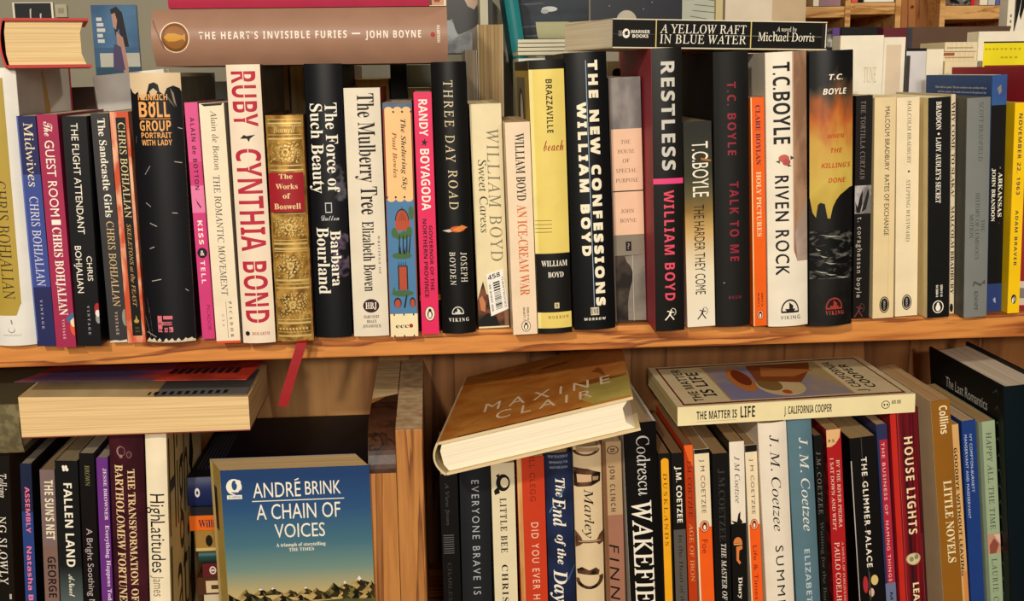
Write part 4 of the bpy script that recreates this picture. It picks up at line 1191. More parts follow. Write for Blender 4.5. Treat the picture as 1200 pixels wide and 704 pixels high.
p0, p1 = on_y(1012, 2, FY + .004), on_y(1049, 2, FY + .004)
zb = on_y(997, 3.5, FY + .003).z
make_book('paperback_book', 'white book lying flat in the far bookcase', .03, p1.x - p0.x - .004, .13, (p1.x - .003, FY + .004, zb + .0165), ROT_LIE, 'f0e8d8', frac=ident, group=GF)
back_book('tall cream-spined book with small print down its spine, near the edge of the picture', 1184, 1192, -30, .345, 'spine', 'f0e6cf', d=.02, items=[B(.14 + .02 * i, .15 + .02 * i, '6a6258', .4, .62) for i in range(10)], **GB)
back_book('cream book with bold black curves on its cover, at the right edge of the picture', 1192.5, 1240, -30, .345, 'face', '1b1917', cover='efe6d2', t=.02, front=[P([(0, .05), (.2, .02), (.1, .12), (.0, .2)], '1b1917'), P([(0, .2), (.12, .22), (.05, .3), (0, .3)], '1b1917'), P([(.2, 0), (.4, 0), (.14, .16), (.1, .14)], '1b1917'), B(.3, .38, '1b1917', 0, .04)], **GB)

# ---------------------------------------------------------------- lower shelf, right half
ROW = []


def V(label, tl, tr, yt, bl, br, spine, items=(), y=.01, **kw):
    U(label, tl, tr, yt, bl, br, 704, spine, items, y, **kw)
    ROW[-1]['cut'] = True


GR = dict(group='upright books on the right half of the lower shelf')
V('thin black paperback with faint grey print, hard by the right-hand upright', 515, 536, 556, 520, 541, '100f0f', [T('A View from', 'u', '4a4846', 566, 616, .3, .5), T('CHARLES', 'u', '3a3836', 660, 704, .3, .5), ] + [B(627 + 2.6 * i, 628 + 2.6 * i, '5a5856', .1, .7) for i in range(9)], y=.02, **GR)
V('slate hardcover with widely spaced pale capitals, under the left end of the tilted orange book', 538, 574, 549, 542, 577, '23272b', [T('EVERYONE BRAVE IS', 'r', 'aeb4b8', 563, 697, .38, .62, .2), T('FORGIVEN', 'r', 'aeb4b8', 708, 780, .38, .62, .2)], hard=True, bulge=.003, gloss=.6, **GR)
V('cream paperback with black capitals and a black ring emblem, right of the slate hardcover', 575.5, 602, 543, 580, 607, 'e2d4b0', [E(.5, 566, .3, 10, '17130f'), E(.56, 566, .17, 6, 'e2d4b0'), P([(.1, 575), (.3, 570), (.36, 578), (.14, 580)], '17130f'), P([(.2, 557), (.36, 555), (.3, 562)], '17130f'),
  T('LITTLE BEE', 'b', '1d1915', 584, 648, .34, .62, .12), T('CHRIS CLEAVE', 'b', '1d1915', 662, 768, .34, .6, .12)], **GR)
V('orange-red paperback with flame-streaked left side, right of the cream black-lettered one', 605, 637.5, 536, 611, 642, 'c63c1e', [B(500, 800, mottle('b87a40', 'e0b070', 60, (1, 1, .15)), 0, .17), T('BILL CLEGG', 'r', '7a2414', 530, 588, .46, .66, .08), T('DID YOU EVER HAVE', 'r', 'f0cdb4', 613, 724, .46, .72, .16), T('A FAMILY', 'r', 'f0cdb4', 732, 780, .46, .72, .16)], **GR)
V('navy hardcover with large white script lettering', 638.5, 670, 532, 644, 675, mottle('131c36', '1e2c50', 25), [H('FROM THE AUTHOR OF', 'r', 'a8acb8', .12, .84, 534, 537), H('REMAINING THE', 'r', 'a8acb8', .16, .84, 541, 543.6), H('ANOTHER BOOK', 'r', 'a8acb8', .16, .84, 547, 549.6), T('The', 'bi', WH, 561, 583, .36, .7), T('End', 'bi', WH, 584, 618, .24, .7), T('of the', 'bi', WH, 627, 662, .36, .66), T('Day', 'bi', WH, 668, 706, .2, .7),
  P([(.1, 600), (.3, 590), (.3, 591), (.12, 602)], '5a7aa0'), P([(.45, 582), (.7, 572), (.7, 573), (.5, 584)], '5a7aa0'), P([(.7, 680), (1, 664), (1, 666), (.74, 682)], '3a5a80')], hard=True, bulge=.003, **GR)


def chain_art():
    """Rusty links hanging down the spine."""
    rust = mottle('2a1a12', '7a5236', 90, (1, 1, 1), .45, .4, .7)

    def arc(u, p, ru, rp, a0, a1, t):
        o = []
        n = max(3, int(abs(a1 - a0) / 18))
        for i in range(n):
            q = [R(a0 + (a1 - a0) * k / n) for k in (i, i + 1)]
            o.append(P([(u + ru * math.cos(q[0]), p - rp * math.sin(q[0])), (u + ru * math.cos(q[1]), p - rp * math.sin(q[1])),
                        (u + ru * (1 - t) * math.cos(q[1]), p - rp * (1 - t * .9) * math.sin(q[1])), (u + ru * (1 - t) * math.cos(q[0]), p - rp * (1 - t * .9) * math.sin(q[0]))], rust))
        return o
    o = arc(.45, 528, .5, 7, 180, 360, .34) + [P([(.1, 524), (.9, 526), (.9, 530), (.1, 530)], 'a88a68')]
    o += [P([(0, 548), (.5, 550), (.96, 556), (.94, 566), (.62, 570), (.1, 571), (0, 570)], rust), P([(.1, 556), (.62, 557), (.62, 565), (.12, 566)], 'cfae88'), P([(.66, 559), (.88, 560), (.86, 564), (.66, 564)], 'a88a68')]
    o += [P([(0, 622), (.2, 630), (.24, 634), (.76, 634), (.86, 628), (1, 624), (1, 638), (.84, 640), (.74, 637), (.26, 637), (.14, 640), (0, 642)], rust), P([(.1, 634.6), (.9, 634.6), (.9, 635.8), (.1, 635.8)], 'b89878')]
    o += [P([(.02, 668), (.2, 665), (.46, 669), (.7, 666), (.84, 670), (.8, 675), (.4, 674), (.05, 673)], rust)] + arc(.46, 678, .52, 13, 180, 372, .3)
    return o


V('cream hardcover picturing a rusty chain, with italic black lettering', 671.5, 705, 524, 677, 709, 'dcc49c', chain_art() + [T('Marley', 'i', '1a1410', 573, 631, .34, .66)], hard=True, bulge=.004, cover='c9ae84', **GR)
V('tan and dusky-pink paperback with black italic capitals, left of the tall black white-lettered hardcover', 706, 727, 518, 711.5, 733, 'b59068', [B(604, 800, 'a06e58'), B(500, 604, 'b79870'), E(.55, 528, .32, 5, '3a2a1c'), E(.55, 528, .26, 4.1, 'b79870'), T('B', 'b', '3a2a1c', 525.5, 530.5, .42, .66), T('JON CLINCH', 'sb', '4a3424', 546, 600, .36, .62, .2), T('FINN', 'ri', '1d1512', 638, 704, .2, .72, .2), B(500, 800, '7a5236', 0, .18)], **GR)
V('tall black hardcover with big white condensed serif capitals on a white-edged spine', 733, 766, 497, 738, 779, '0f0e0e', [T('Codrescu', 'u', 'd8d4cc', 512, 582, .38, .76), *heavy('WAKEFIELD', 'u', WH, 588, 744, .16, .74, du=.012, dp=.6)], hard=True, bulge=.002, cover='d8d0c4', y=.004, gloss=.36, **GR)
V('slim black paperback with a round-topped yellow panel', 770.5, 786, 532, 776.5, 790.5, '14110f', [B(541, 900, 'f0a818', .2, .84), E(.52, 541, .32, 3.6, 'f0a818', 0, 180), T('DUSKLANDS', 'u', '2a1c10', 555, 640, .36, .66, .2)], y=.014, pages='8a6a48', **GR)
V('black and grey paperback with white condensed capitals, right of the yellow-panelled spine', 787, 800, 531.5, 791.5, 806.5, '16130f', [B(621, 900, '56504a'), T('J.M. COETZEE', 'sb', WH, 547, 613, .34, .78), T('In the Heart of the Country', 'u', '2a2522', 627, 752, .4, .7)], y=.014, pages='8a6a48', **GR)
V('slim rust-orange paperback with dark and gold lettering', 801, 812, 522, 807.5, 818, 'b83a10', [P([(0, 522), (1, 522), (1, 548), (.5, 540)], 'e8641c'), T('J.M. COETZEE', 'u', '4a140a', 540, 606, .3, .74), T('AGE OF IRON', 'u', 'e0a060', 614, 682, .3, .74)], y=.014, pages='8a6a48', **GR)
OR = 'ee5c14'
V('white-topped orange paperback with a bird emblem and one short word', 814.5, 829, 527, 819, 838, 'ecd9b6', [B(527, 532, '15130f'), B(618, 900, OR, .1, 1), T('J M COETZEE', 'r', '4a443c', 539, 602, .38, .66, .06), T('Foe', 'r', '8a1c10', 633, 649, .3, .68)] + penguin(.52, 617.5, .32, 7, OR), y=.012, pages='a08058', **GR)
V('black paperback with faint capitals above white italic small capitals', 834, 854.5, 532, 839, 857.5, '121110', [T('J.M.COETZEE', 'b', '34312e', 550, 635, .34, .72), T('THE MASTER OF PETERSBURG', 'bi', 'cfc8bc', 638, 760, .42, .72)], y=.012, pages='a88860', **GR)
V('white over black paperback with a small orange mushroom-shaped emblem', 855, 871, 518, 858.5, 877, '141210', [B(510, 614, 'ece0cc'), P([(.0, 610), (.4, 612), (.5, 603), (.66, 600), (.62, 608), (.8, 613), (.5, 616), (.2, 614)], '17130f'), T('J M Coetzee', 'i', '17130f', 535, 590, .32, .66), E(.42, 637, .3, 7, 'd87c3c', 0, 180), B(637.5, 639, 'e8a868', .14, .72), P([(.3, 641), (.72, 640), (.72, 644), (.5, 646), (.46, 656), (.6, 660), (.5, 662), (.3, 657)], 'd87c3c'), T('Diary of a', 'b', WH, 677, 722, .4, .66), T('Bad Year', 'b', WH, 727, 770, .4, .66)], y=.012, pages='a88860', **GR)
V('white-topped orange paperback with a bird emblem and longer red lettering, beside the white tall book', 873, 887.5, 522, 880, 896, 'ecd9b6', [B(522, 530, '15130f'), B(615, 900, OR, .1, 1), T('J M COETZEE', 'r', '4a443c', 538, 603, .38, .66, .06), T('Life & Times of', 'r', '8a1c10', 640, 718, .32, .66)] + penguin(.52, 615, .32, 6.5, OR), y=.012, pages='a88860', **GR)
V('tall white hardcover with black italic lettering, left of the blue one', 889, 921, 497, 897, 933, 'e9dcc8', [T('J. M. Coetzee', 'i', '1d1a18', 511, 624, .36, .68), T('SUMMERTIME', 'r', '1d1a18', 641, 778, .38, .66, .16)], hard=True, bulge=.003, y=.004, **GR)
V('tall grey-blue hardcover with white italic lettering', 922, 951.5, 492, 934, 962, '587683', [T('J. M. Coetzee', 'i', 'e8e4dc', 514, 624, .42, .78), T('ELIZABETH COSTELLO', 'sb', 'b8c4c8', 645, 790, .4, .62, .08)], hard=True, bulge=.003, y=.004, **GR)
V('narrow black paperback with faint grey capitals, right of the grey-blue hardcover', 953, 964, 511, 963, 972, '14110f', [T('J.M. COETZEE', 'u', '7a746c', 530, 603, .2, .66, .1), T('Waiting for the Barbarians', 'u', '55504a', 612, 740, .3, .66)], y=.012, pages='8a6a48', **GR)
V('red paperback with small white capitals and a tan quarter-round label at its top corner', 968.5, 984.5, 504, 977, 994, 'ac1a1e', [P([(0, 504), (.98, 504), (.9, 514), (.6, 521), (.3, 524), (0, 524)], 'e0b27c'), H('P.S.', 'sb', '1c1410', .12, .6, 515.5, 519), T('BY THE RIVER PIEDRA', 'u', 'f0dcc8', 540, 619, .6, .82), T('I SAT DOWN AND WEPT', 'u', 'f0dcc8', 537, 622, .18, .4), T('A NOVEL OF FORGIVENESS', 'u', 'e8c0b0', 636, 712, .72, .86), T('PAULO COELHO', 'u', 'f0dcc8', 636, 712, .22, .56)],
  y=.008, pages='b99a6c', cover=mottle('5a1014', '9a1c20', 50, (1, 1, 2)), **GR)
V('black paperback with white rounded capitals and a red and yellow leaf design', 995, 1026, 514, 1006.5, 1036, '100e0e', [T('THE GLIMMER PALACE', 'r', WH, 537, 666, .4, .6, .14), T('THE GLIMMER PALACE', 'r', WH, 537.5, 666.5, .41, .61, .14), B(500, 900, '5a5450', .44, .455), E(.3, 686, .1, 10, 'a82c30'), E(.66, 682, .14, 6, 'd8bc78'), E(.52, 696, .1, 5, 'd8b0a0'), P([(.46, 672), (.5, 672), (.5, 704), (.46, 704)], '3a3a30'), P([(0, 540), (.04, 540), (.05, 704), (.02, 704)], 'b8b0a8')], y=.01, pages='b99a6c', **GR)
V('navy paperback with a red panel lettered in thin capitals', 1027, 1041, 498, 1038.5, 1053, '2a3158', [B(516, 684, 'b02438', .22, .96), B(684, 900, '6a7290'), T('THE BUSINESS OF', 'r', 'ecc8c0', 519, 604, .38, .66, .12), T('NAMING THINGS', 'r', 'ecc8c0', 611, 682, .38, .66, .12), T('MICHAEL', 'sb', '1c2030', 695, 745, .4, .66)], y=.012, pages='c8a880', **GR)
V('glossy dark red hardcover with cream capitals and a round cream medallion', 1042, 1078.5, 483, 1055, 1089, mottle('32101a', '9a1a1e', 14, (30, 1, .3), .25, .42, .7), [T('HOUSE LIGHTS', 'sb', 'f0dcae', 514, 628, .38, .68, .1), E(.5, 657, .26, 7, 'b8a87c'), E(.5, 657, .22, 5.8, 'd0c498'), E(.42, 657, .08, 3, '8a8260'), E(.6, 655, .08, 3, '8a8260'), B(480, 900, 'c84a48', .2, .215), B(630, 900, 'c84a48', .86, .875), P([(0, 480), (.16, 480), (.16, 900), (0, 900)], 'c4281e'), T('LEAH HAGER', 'sb', 'f0dcae', 685, 760, .42, .64)],
  hard=True, bulge=.005, cover='8a1418', y=.0, gloss=.2, **GR)
V('ochre-brown paperback with large cream condensed lettering and cream sides', 1091, 1112, 471, 1105.5, 1127, '8f5c1a', [T('Collins', 'sb', 'f0e0b4', 477, 510, .42, .84), T('LITTLE NOVELS', 'b', 'f0e0b4', 565, 661, .4, .82)], y=.002, cover='d8c096', pages='d0aa78', **GR)
V('narrow tan paperback with black capitals squeezed beside the ochre one', 1115, 1124, 498, 1128.5, 1136, 'd8a868', [T('GOODBYE WITHOUT LEAVING', 'sb', '1c1712', 525, 675, .05, .55), B(670, 900, 'd08a48', .3, 1)], y=.014, pages='b99a6c', **GR)
V('royal blue paperback with two lines of thin white capitals', 1125, 1143.5, 494, 1137.5, 1153, '1c3a7c', [T('IVY COMPTON-BURNETT', 'r', 'c8d0e4', 510, 578, .5, .68, .06), T('MANSERVANT AND MAIDSERVANT', 'r', 'c8d0e4', 510, 608, .14, .32, .06)], y=.012, pages='d0b48a', **GR)
V('pale sage-green paperback with dark green capitals and a small skin-toned picture', 1147, 1165, 495, 1157, 1175.5, '9aaa88', [B(480, 900, '6f7d68', 0, .2), T('HAPPY ALL THE TIME', 'u', '2c3a34', 508, 622, .42, .74, .06), B(627, 650, 'c08a72', .2, 1), P([(.3, 640), (.6, 632), (.9, 640), (.7, 650), (.3, 650)], '8a4a3a'), P([(.6, 628), (1, 628), (1, 640)], 'e0b8a4'), T('LAURIE COLWIN', 'u', '2c3a34', 656, 742, .4, .72, .14)], y=.008, pages='b89868', **GR)
RB = solve(ROW, LOW)
pl, pf = on_y(1175.5, 455, -.008), on_y(1184.5, 704, -.008)
lean = math.atan2(pl.x - (pl.x + (pf.x - pl.x) * (pl.z - LOW) / (pl.z - pf.z)), pl.z - LOW)
hh = (pl.z - LOW) / math.cos(lean)
base = Vector((pl.x - math.sin(lean) * hh, -.008, LOW)) + Matrix.Rotation(lean, 3, 'Y') @ Vector((.0215, 0, 0))
TEAL = '0a1d24'
make_book('hardcover_book', 'large dark teal hardcover with pale lettering on its side, ending the lower shelf', .041, hh - .001, .158, base + Vector((0, 0, .0016)), Matrix.Rotation(lean, 3, 'Y'), TEAL,
          [B(.11, .125, 'c8d0cc', .5, .9)], cover='0e1413', hard=True, bulge=.002, gloss=.3, pages='e8dcc4', frac=ident, ffrac=ident,
          back=[H('The Last Romantics', 'ri', 'd0d4d0', .24, .8, .084, .125)] + [P([(.86 + .03 * math.sin(i * 2.1), .05 + .06 * i), (.93, .02 + .06 * i), (.955, .05 + .06 * i), (.93, .03 + .06 * i)], '3e5450') for i in range(14)]
          + [P([(.2, .03 + .12 * i), (.24, .01 + .12 * i), (.3, .12 * i + .005), (.24, .02 + .12 * i)], '24302c') for i in range(6)], group=GR['group'])
# lying on that row
m0, m1 = on_y(794, 488, -.002), on_y(1072.5, 472, -.002)
CRM = 'ecdcaa'
make_lying = lying('cream paperback with black lettering and a red-bordered painted cover, lying on the lower right row', m0.x, m1.x, -.002, -.0925, .0172, 794, 1072.5, CRM,
      [T('THE MATTER IS', 'sb', '1c1812', 816, 863, .28, .72), T('LIFE', 'sb', '1c1812', 867, 884, .26, .86), T('J. CALIFORNIA COOPER', 'sb', '1c1812', 918, 974, .3, .72), E(.5, 1037.5, .22, 5, '2a241c'), E(.5, 1037.5, .18, 4.2, CRM), E(.5, 1036, .06, 1, '2a241c'), E(.5, 1039.5, .06, 1, '2a241c'),
       T('ANCHOR', 'sb', '4a4438', 1044.5, 1049.5, .52, .72), T('BOOKS', 'sb', '4a4438', 1051, 1055.5, .52, .72), B(816, 862, '9a8e68', .16, .18)], tilt=R(-1.4), d=.14, pages='d8c48c', cover='e4d2a4', ffrac=ident,
      front=[B(.03, .97, '7a1c1c', .03, .97), B(.038, .962, 'e4d2a4', .06, .94), B(.24, .76, mottle('8a86a4', 'b8a070', 12, (1, 1, 1)), .08, .92), B(.235, .242, 'c8a450', .08, .92), B(.76, .767, 'c8a450', .08, .92),
             H('THE MATTER', 'sb', '2a2418', .1, .9, .09, .13), H('IS LIFE', 'sb', '2a2418', .2, .8, .145, .2), H('J. CALIFORNIA', 'sb', '2a2418', .12, .88, .79, .83), H('COOPER', 'sb', '2a2418', .2, .8, .85, .89),
             E(.55, .36, .3, .05, 'c87a3c'), E(.6, .37, .2, .035, '7a3418'), E(.35, .5, .24, .1, 'd8c08c'), E(.4, .46, .16, .05, '8a6a3a'), P([(.5, .42), (.9, .44), (.9, .74), (.7, .7), (.4, .6)], '8a4a20'), P([(.6, .46), (.84, .5), (.7, .72), (.56, .6)], 'b8743c'), E(.2, .5, .05, .02, 'c0562c')], group='books laid flat on the lower shelf rows')

# the tilted orange book
MX = Matrix.Rotation(R(-6.57), 3, 'Z') @ Matrix.Rotation(R(-13.7), 3, 'Y') @ Matrix.Rotation(R(-2.9), 3, 'X')
oc = mottle('a85c1c', 'c88a3c', 34, (1, 1, 1), .5, .3, .7, 0, 6, .6)
make_book('hardcover_book', 'rusty orange hardcover with thin white capitals, lying tilted beside the right-hand upright', .0285, .2495, .169, Vector((-.0676, -.0762, -.1052)) + MX @ Vector((0, 0, .0143)), MX @ ROT_END, 'd2bd92', (), cover='d9c193', hard=True, bulge=.006, pages='f2e6cc', frac=ident, ffrac=ident, pdark=.86,
          front=[B(.003, .997, oc, .003, .997), P([(.72, .68), (1, .66), (1, .97), (.8, .97), (.74, .88), (.78, .78)], mottle('bfae5a', 'a89a4c', 20)), P([(.66, .0), (1, 0), (1, .62), (.8, .64), (.7, .4)], mottle('b87434', 'cc8c48', 20)), P([(.7, .62), (.84, .6), (1, .66), (.8, .68)], '8a5420'),
                 H('MAXINE', 'r', 'f2dcb8', .2, .9, .6, .72, .3), H('CLAIR', 'r', 'f2dcb8', .28, .8, .76, .87, .3), P([(.36, .22), (.44, .21), (.44, .225), (.36, .235)], '3a2412'), P([(.5, .2), (.66, .18), (.66, .195), (.5, .215)], '3a2412'), P([(.8, .48), (.84, .42), (.86, .46), (.88, .6), (.84, .52)], '8a4c1c'), B(.985, .997, '4a1414', .1, .74)], group='books laid flat on the lower shelf rows')

# ---------------------------------------------------------------- lower shelf, left half
ROW = []
GLF = dict(group='upright books on the left half of the lower shelf')
V('dark brown hardcover with white script and capitals, at the left end of the lower shelf', -16, 10, 527, -8, 16.5, '1c1712', [T('Talking', 'i', WH, 556, 584, .4, .86), T('NG SLOWLY', 'u', WH, 606, 686, .4, .76, .06), B(697, 703, 'b8b0a8', .8, .9), B(527, 529.5, 'b8964c')], hard=True, cover='4a3424', y=.0, **GLF)
V('slim navy paperback with hot-pink lettering', 24, 36, 544, 30, 43, '1c2440', [B(600, 800, '27407c'), T('ASSEMBLY', 'sb', 'f07898', 571, 625, .34, .74), T('Natasha Brown', 'sb', 'f07898', 641, 736, .3, .72)], y=.0, pages='a89c88', cover='0f0d0d', **GLF)
V('mauve-brown paperback with cream and dark condensed capitals', 47, 63, 551, 53, 70, '7a6664', [B(640, 800, '7c6056'), T("THE SUN'S NET", 'sb', 'efe3c4', 563, 633, .28, .86), T('GEORGE HARRAR', 'sb', '2a1c1a', 653, 755, .28, .84)], y=.002, pages='9c8460', **GLF)
V('black paperback fading to grey with large white capitals and a small white knot emblem', 64, 91.5, 541, 71.5, 98, ramp([(0, '8a9896'), (.35, '5c6a68'), (.55, '1c1f1e'), (1, '131312')], 0, .22), [E(.36, 548, .06, 2, WH), E(.48, 548, .06, 2, WH), E(.38, 551, .06, 2, WH), E(.52, 551, .07, 2, WH), T('FALLEN', 'sb', WH, 567, 619, .34, .7), T('LAND', 'sb', WH, 626, 665, .34, .72), T('A Novel', 's', WH, 674, 700, .4, .66)], y=-.002, pages='a08c6c', **GLF)
V('black paperback with pinkish-grey lettering, left of the purple one', 92.5, 109.5, 532, 99, 117, '161010', [T('BROWN', 'u', '8a8458', 546, 570, .36, .66), T('A Bright Soothing Noise', 'r', 'b8a8a8', 620, 728, .3, .7)], y=0, pages='b0a48c', cover='1a0e0e', **GLF)
V('purple paperback with small white lettering, left of the maroon hardcover', 114, 124.5, 537, 119, 133, '6a3080', [T('JESSE BROWNER', 'b', 'e4d4e4', 549, 610, .56, .84), T('Everything Happens Today', 'b', 'e4d4e4', 616, 712, .56, .9)], y=.004, pages='b0a48c', **GLF)
V('dark maroon hardcover with two lines of pale gold capitals', 125, 167.5, 506, 134, 173, mottle('33121a', '431a22', 30, (1, 1, 1), .3), [E(.36, 530, .13, 6, '9a7468'), E(.38, 530, .1, 5, '3c161e'), E(.36, 536, .05, 2, '9a7468'), E(.6, 534, .08, 4, '7a5450'), E(.6, 534, .055, 3, '3c161e'), T('THE TRANSFORMATION OF', 'b', 'e8c898', 551, 706, .54, .74), T('BARTHOLOMEW FORTUNE', 'b', 'e8c898', 546, 706, .16, .4)],
  hard=True, bulge=.004, y=-.018, headband='c05a50', pages='c8c4b4', **GLF)
V('cream hardcover with slender black lettering, its tall-lettered front cover showing', 169, 194, 509, 175, 199.5, 'efe0c0', [T('High', 'r', '15130f', 580, 611, .16, .84), T('Latitudes', 'r', '15130f', 612, 672, .16, .84), T('James', 'r', '8a8064', 676, 700, .2, .7), T('Buchan', 'r', '8a8064', 706, 745, .2, .7)], hard=True, bulge=.002, cover='dcc690', y=-.014, pages='b8ac94', d=.15, ffrac=ident,
  front=[H('High', 'r', '4a3a1c', .03, .56, .03, .4), H('Lati', 'r', '3a2c16', .03, .56, .44, .8), P([(.66, .05), (.74, .22), (.68, .3), (.6, .24)], '2a2014'), P([(.62, .5), (.7, .56), (.72, .8), (.6, .9), (.56, .7)], '1c160e')], **GLF)
LB = solve(ROW, LOW)
# lying on the left row
pbz = max(LB[6].location.z + .0, 0)
bt = (LB[6].matrix_world @ Vector((0, 0, LB[6].children[0].dimensions.z))).z if LB[6].children else -.073
bt = LOW + max(v.co.z for v in LB[6].children[0].data.vertices) + .0008
x0, x1 = on_y(22, 480, -.03).x, on_y(292, 480, -.03).x


def curled_cover(root, w, h, d, frac):
    """The front cover of the lying paperback, lifted and curling away from the pages."""
    fc = [c for c in root.children if c.name.startswith('front_cover')][0]
    me = fc.data
    me.clear_geometry()
    mb = MB()
    n, k = 8, 10
    top = mottle('b83426', '4a3a5c', 9, (1, 1, 1), .4, .46, .56)
    red = mottle('c03a28', '8a2420', 30)
    f = lambda t, s: w / 2 - .004 + .0035 * (t) + (.0098 - .004 * s) * t ** 1.6
    for i in range(n):
        for j in range(k):
            t0, t1, s0, s1 = i / n, (i + 1) / n, j / k, (j + 1) / k
            q = [(f(t0, s0), .001 + t0 * (d + .004), s0 * h), (f(t1, s0), .001 + t1 * (d + .004), s0 * h), (f(t1, s1), .001 + t1 * (d + .004), s1 * h), (f(t0, s1), .001 + t0 * (d + .004), s1 * h)]
            mb.hexa(q + [(a + .0005, b, c) for a, b, c in q], top if (j < 6) else red)
    g = w / 2 - .0086                                     # the first leaf, grey with rows of print along its edge
    mb.hexa([(g, .03, .004), (g, d - .001, .02), (g, d - .001, h - .002), (g, .03, h - .002), (g + .0003, .03, .004), (g + .0003, d - .001, .02), (g + .0003, d - .001, h - .002), (g + .0003, .03, h - .002)], paint('6c6a66', .7))
    for i in range(24):
        s = .1 + .034 * i
        mb.poly([(g + .0005, d * .86, s * h), (g + .0005, d * .86, (s + .018) * h), (g + .0005, d * .95, (s + .018) * h), (g + .0005, d * .95, s * h)], paint('2c2a2c'))
    for i in range(9):
        s = .62 + .036 * i
        mb.poly([(f(.5, s) + .0012, d * .5, s * h), (f(.5, s) + .0012, d * .5, (s + .02) * h), (f(.75, s) + .0012, d * .75, (s + .02) * h), (f(.75, s) + .0012, d * .75, s * h)], paint('2a1c20'))
    me.from_pydata(mb.v, [], mb.f)
    for m in mb.mats:
        me.materials.append(m)
    me.materials.clear()
    for m in mb.mats:
        me.materials.append(m)
    me.polygons.foreach_set('material_index', mb.m)
    me.update()
    # pages splay towards the left end
    pb = [c for c in root.children if c.name.startswith('page_block')][0]
    for v in pb.data.vertices:
        if v.co.x > 0:
            v.co.x = w / 2 - .0098 + (.005 if v.co.z < h / 2 else -.001)


make_book('paperback_book', 'thick paperback with a curling red and purple cover, lying page edges out', .040, x1 - x0, .112, (x0, .082, bt + .0202), ROT_FORE, '8a2a24', (), cover='8a3a30', pages='e8c690', frac=ident, extra=curled_cover, group='books laid flat on the lower shelf rows')
oz = on_y(5, 512, -.01).z
lt = LOW + max(v.co.z for v in LB[0].children[0].data.vertices)
make_book('hardcover_book', 'olive-grey cloth hardcover lying at the far left of the lower shelf, mostly out of frame', .042, .19, .14, (on_y(21, 480, -.02).x, -.02, lt + .0222), ROT_LIE, mottle('5c5238', '776c4c', 120, (1, 1, 1), .85), (), cover='5c5238', hard=True, bulge=.006, frac=ident, group='books laid flat on the lower shelf rows')

# the facing paperback and the stack behind it
c0, c1 = on_y(257, 552, -.002), on_y(433, 549, -.002)
SKY = ramp([(0, 'b8943f'), (.32, 'd0a95c'), (.42, 'c6aa6c'), (.56, '708b80'), (.68, '456f7e'), (.85, '2c507a'), (1, '233f6c')], 0, .196, .35, .0)


def voices():
    o = [H('ANDRE', 'r', WH, .21, .53, .062, .128), P([(.49, .052), (.52, .045), (.52, .05), (.495, .057)], WH), H('BRINK', 'r', WH, .56, .8, .062, .122), B(.142, .146, WH, .2, .82), H('A CHAIN OF', 'r', WH, .225, .79, .16, .228), H('VOICES', 'r', WH, .34, .68, .252, .314),
         H('A triumph of storytelling', 'b', WH, .345, .68, .34, .356), H('THE TIMES', 'b', WH, .43, .6, .364, .378),
         E(.085, .075, .052, .036, WH), E(.088, .068, .018, .022, '264c80'), E(.115, .055, .018, .011, WH), P([(.06, .098), (.1, .112), (.13, .1), (.128, .085), (.11, .1)], '264c80'), B(.112, .13, WH, .035, .135), H('FLAMINGO', 'b', '264c80', .045, .127, .116, .126)]
    rnd = random.Random(11)
    lit = mottle('8a7444', 'b89c60', 130, (1, 1, 1), .4, .4, .6)
    olive = mottle('4a4422', '7a6c38', 130, (1, 1, 1), .4, .4, .6)
    shade = mottle('16120a', '3a3018', 120, (1, 1, 1), .4, .42, .62)

    def peak(u, top, base, w, snow=False):
        """One mountain: a lit western face, a broken ridge and a dark eastern face."""
        n = 5
        left = [(u - w * (1 - k / n) + rnd.uniform(-.012, .012) * (0 < k < n), base + (top - base) * (k / n) ** 1.25 + rnd.uniform(-.004, .004) * (0 < k < n)) for k in range(n + 1)]
        right = [(u + w * 1.15 * k / n + rnd.uniform(-.01, .01), top + (base - top) * (k / n) ** .8 + rnd.uniform(-.004, .004)) for k in range(1, n + 1)]
        spur = [(u + w * (.1 + .3 * k / 4 * (-1) ** k), top + (base - top) * k / 4) for k in range(1, 5)]
        o.append(P(left + right, shade))
        o.append(P(left + spur[:1] + [(u - w * .16, top + (base - top) * .4), (u + w * .02, top + (base - top) * .62), (u - w * .3, base)], lit if rnd.random() < .6 else olive))
        o.append(P([(u + w * .3, top + (base - top) * .45), (u + w * .62, base), (u + w * .34, base)], olive))
        if snow:
            o.append(P([left[-2], left[-1], right[0], (u + w * .08, top + (base - top) * .22), (u, top + (base - top) * .34), (u - w * .08, top + (base - top) * .2)], 'e4dccc'))
    for q in ((.9, .505, .58, .13, True), (.8, .525, .58, .09, True), (.3, .542, .58, .08, True), (.22, .545, .58, .06, True), (.53, .545, .58, .06, True), (.42, .556, .59, .08, False), (.98, .53, .6, .1, False), (.72, .532, .6, .13, False),
              (.12, .545, .61, .12, False), (.0, .565, .61, .1, False), (.6, .552, .61, .11, False), (.36, .572, .615, .1, False), (.86, .556, .615, .1, False), (.24, .574, .615, .09, False), (.48, .578, .615, .08, False), (.78, .575, .62, .08, False), (.95, .575, .62, .09, False)):
        peak(*q)
    o.append(P([(0, .612), (.12, .606), (.3, .614), (.45, .606), (.6, .614), (.8, .608), (1, .612), (1, 1), (0, 1)], mottle('4a4a24', '6a6430', 30)))
    return o


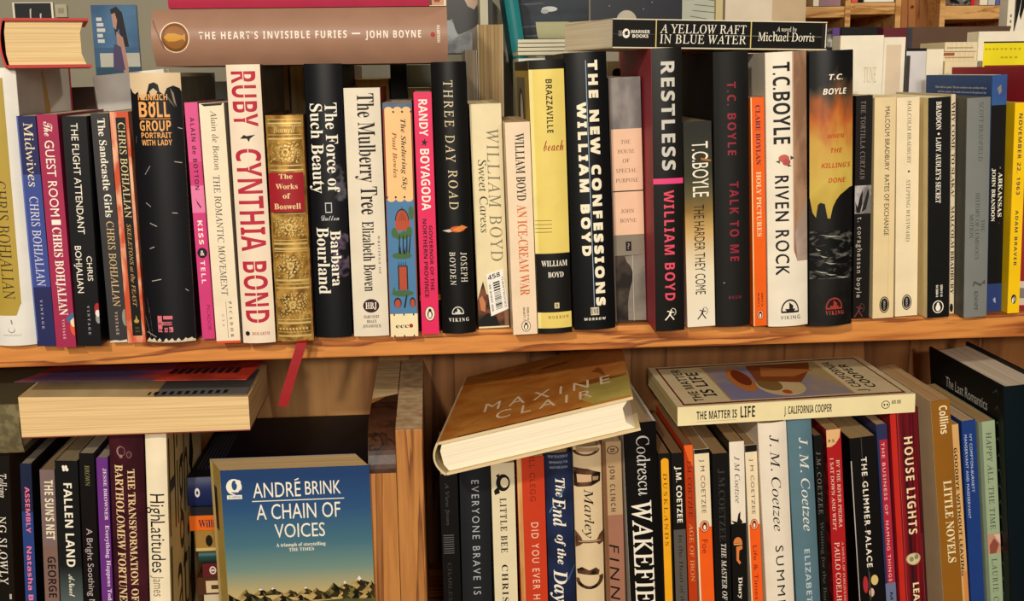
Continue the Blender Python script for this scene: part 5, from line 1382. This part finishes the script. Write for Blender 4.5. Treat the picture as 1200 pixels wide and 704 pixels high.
make_book('paperback_book', 'blue-sky paperback with a mountain range on its cover, standing face out on the lower shelf', .034, c0.z - LOW, c1.x - c0.x, (c0.x, c0.y + .017, LOW + .0004), ROT_FACE, 'b89a4c', [B(.0, 1, 'e0c880', 0, .3), B(.1, .3, '2a2a20', .3, .6)], front=voices(), cover=SKY, back_cover='264c80', pages='e6c48c', frac=ident, ffrac=ident, shear=.42)
GS = 'stack of lying books behind the face-out paperback'
sy = .05
ys = [560, 594, 604, 621.5, 643.5, 646, 660.5, 676.5, 697, None]
zs = [(on_y(237, y, sy).z if y else LOW + .001) for y in ys]
xl, xr = on_y(224, 640, sy).x, -.1345
for lab, i, j, dx, col, items, dd, hd in (
        ('navy hardcover with a dark top, topmost of the stack behind the face-out paperback', 0, 1, .0, '1a2450', [E(.5, .055, .16, .014, 'd8d4d0'), E(.5, .055, .07, .006, '1a2450')], .185, True),
        ('thin cream-paged book under the navy hardcover in that stack', 1, 2, .002, '2a2a30', [], .13, False),
        ('orange book with dark lettering in the stack behind the face-out paperback', 2, 3, .0, 'dc6418', [T('William', 'b', '2a1a3a', .05, .2, .2, .72)], .13, False),
        ('tan book with a dark oval in the stack, under the orange one', 3, 4, .004, '9a7434', [E(.5, .08, .28, .02, '1c1610'), B(0, 1, 'c8a868', .02, .16)], .14, False),
        ('dark green book in the stack, above the maroon one', 5, 6, .006, '1a4440', [], .14, True),
        ('maroon book with a pale ring emblem in the stack behind the face-out paperback', 6, 7, .009, '5c1c20', [E(.5, .06, .3, .02, 'd8ccc0'), E(.5, .06, .2, .013, '5c1c20'), E(.5, .06, .08, .012, 'd8ccc0')], .14, False),
        ('brown book with a pale label in the stack, above the pale bottom one', 7, 8, .003, '4a2c18', [B(.05, .3, 'd0b890', .1, .8), B(.08, .3, '4a3420', .3, .55)], .14, False),
        ('pale thick book at the bottom of the stack behind the face-out paperback', 8, 9, .008, 'c4b496', [], .15, True)):
    zt_, zb_ = zs[i], zs[j] if lab[:4] != 'tan ' else zs[j + 1]
    if j == 9:
        zb_ = LOW + .001
    make_book('hardcover_book' if hd else 'paperback_book', lab, zt_ - zb_ - .0004, xr - xl - dx, dd, (xr, sy, (zt_ + zb_) / 2), ROT_LIE, col, items, hard=hd, bulge=.003 if hd else 0, cover='16141c' if i == 0 else None, frac=ident, ffrac=ident, group=GS,
              front=[B(.03 + .02 * q, .036 + .02 * q, '4a4a58', .12, .7) for q in range(7)] if i == 0 else ())
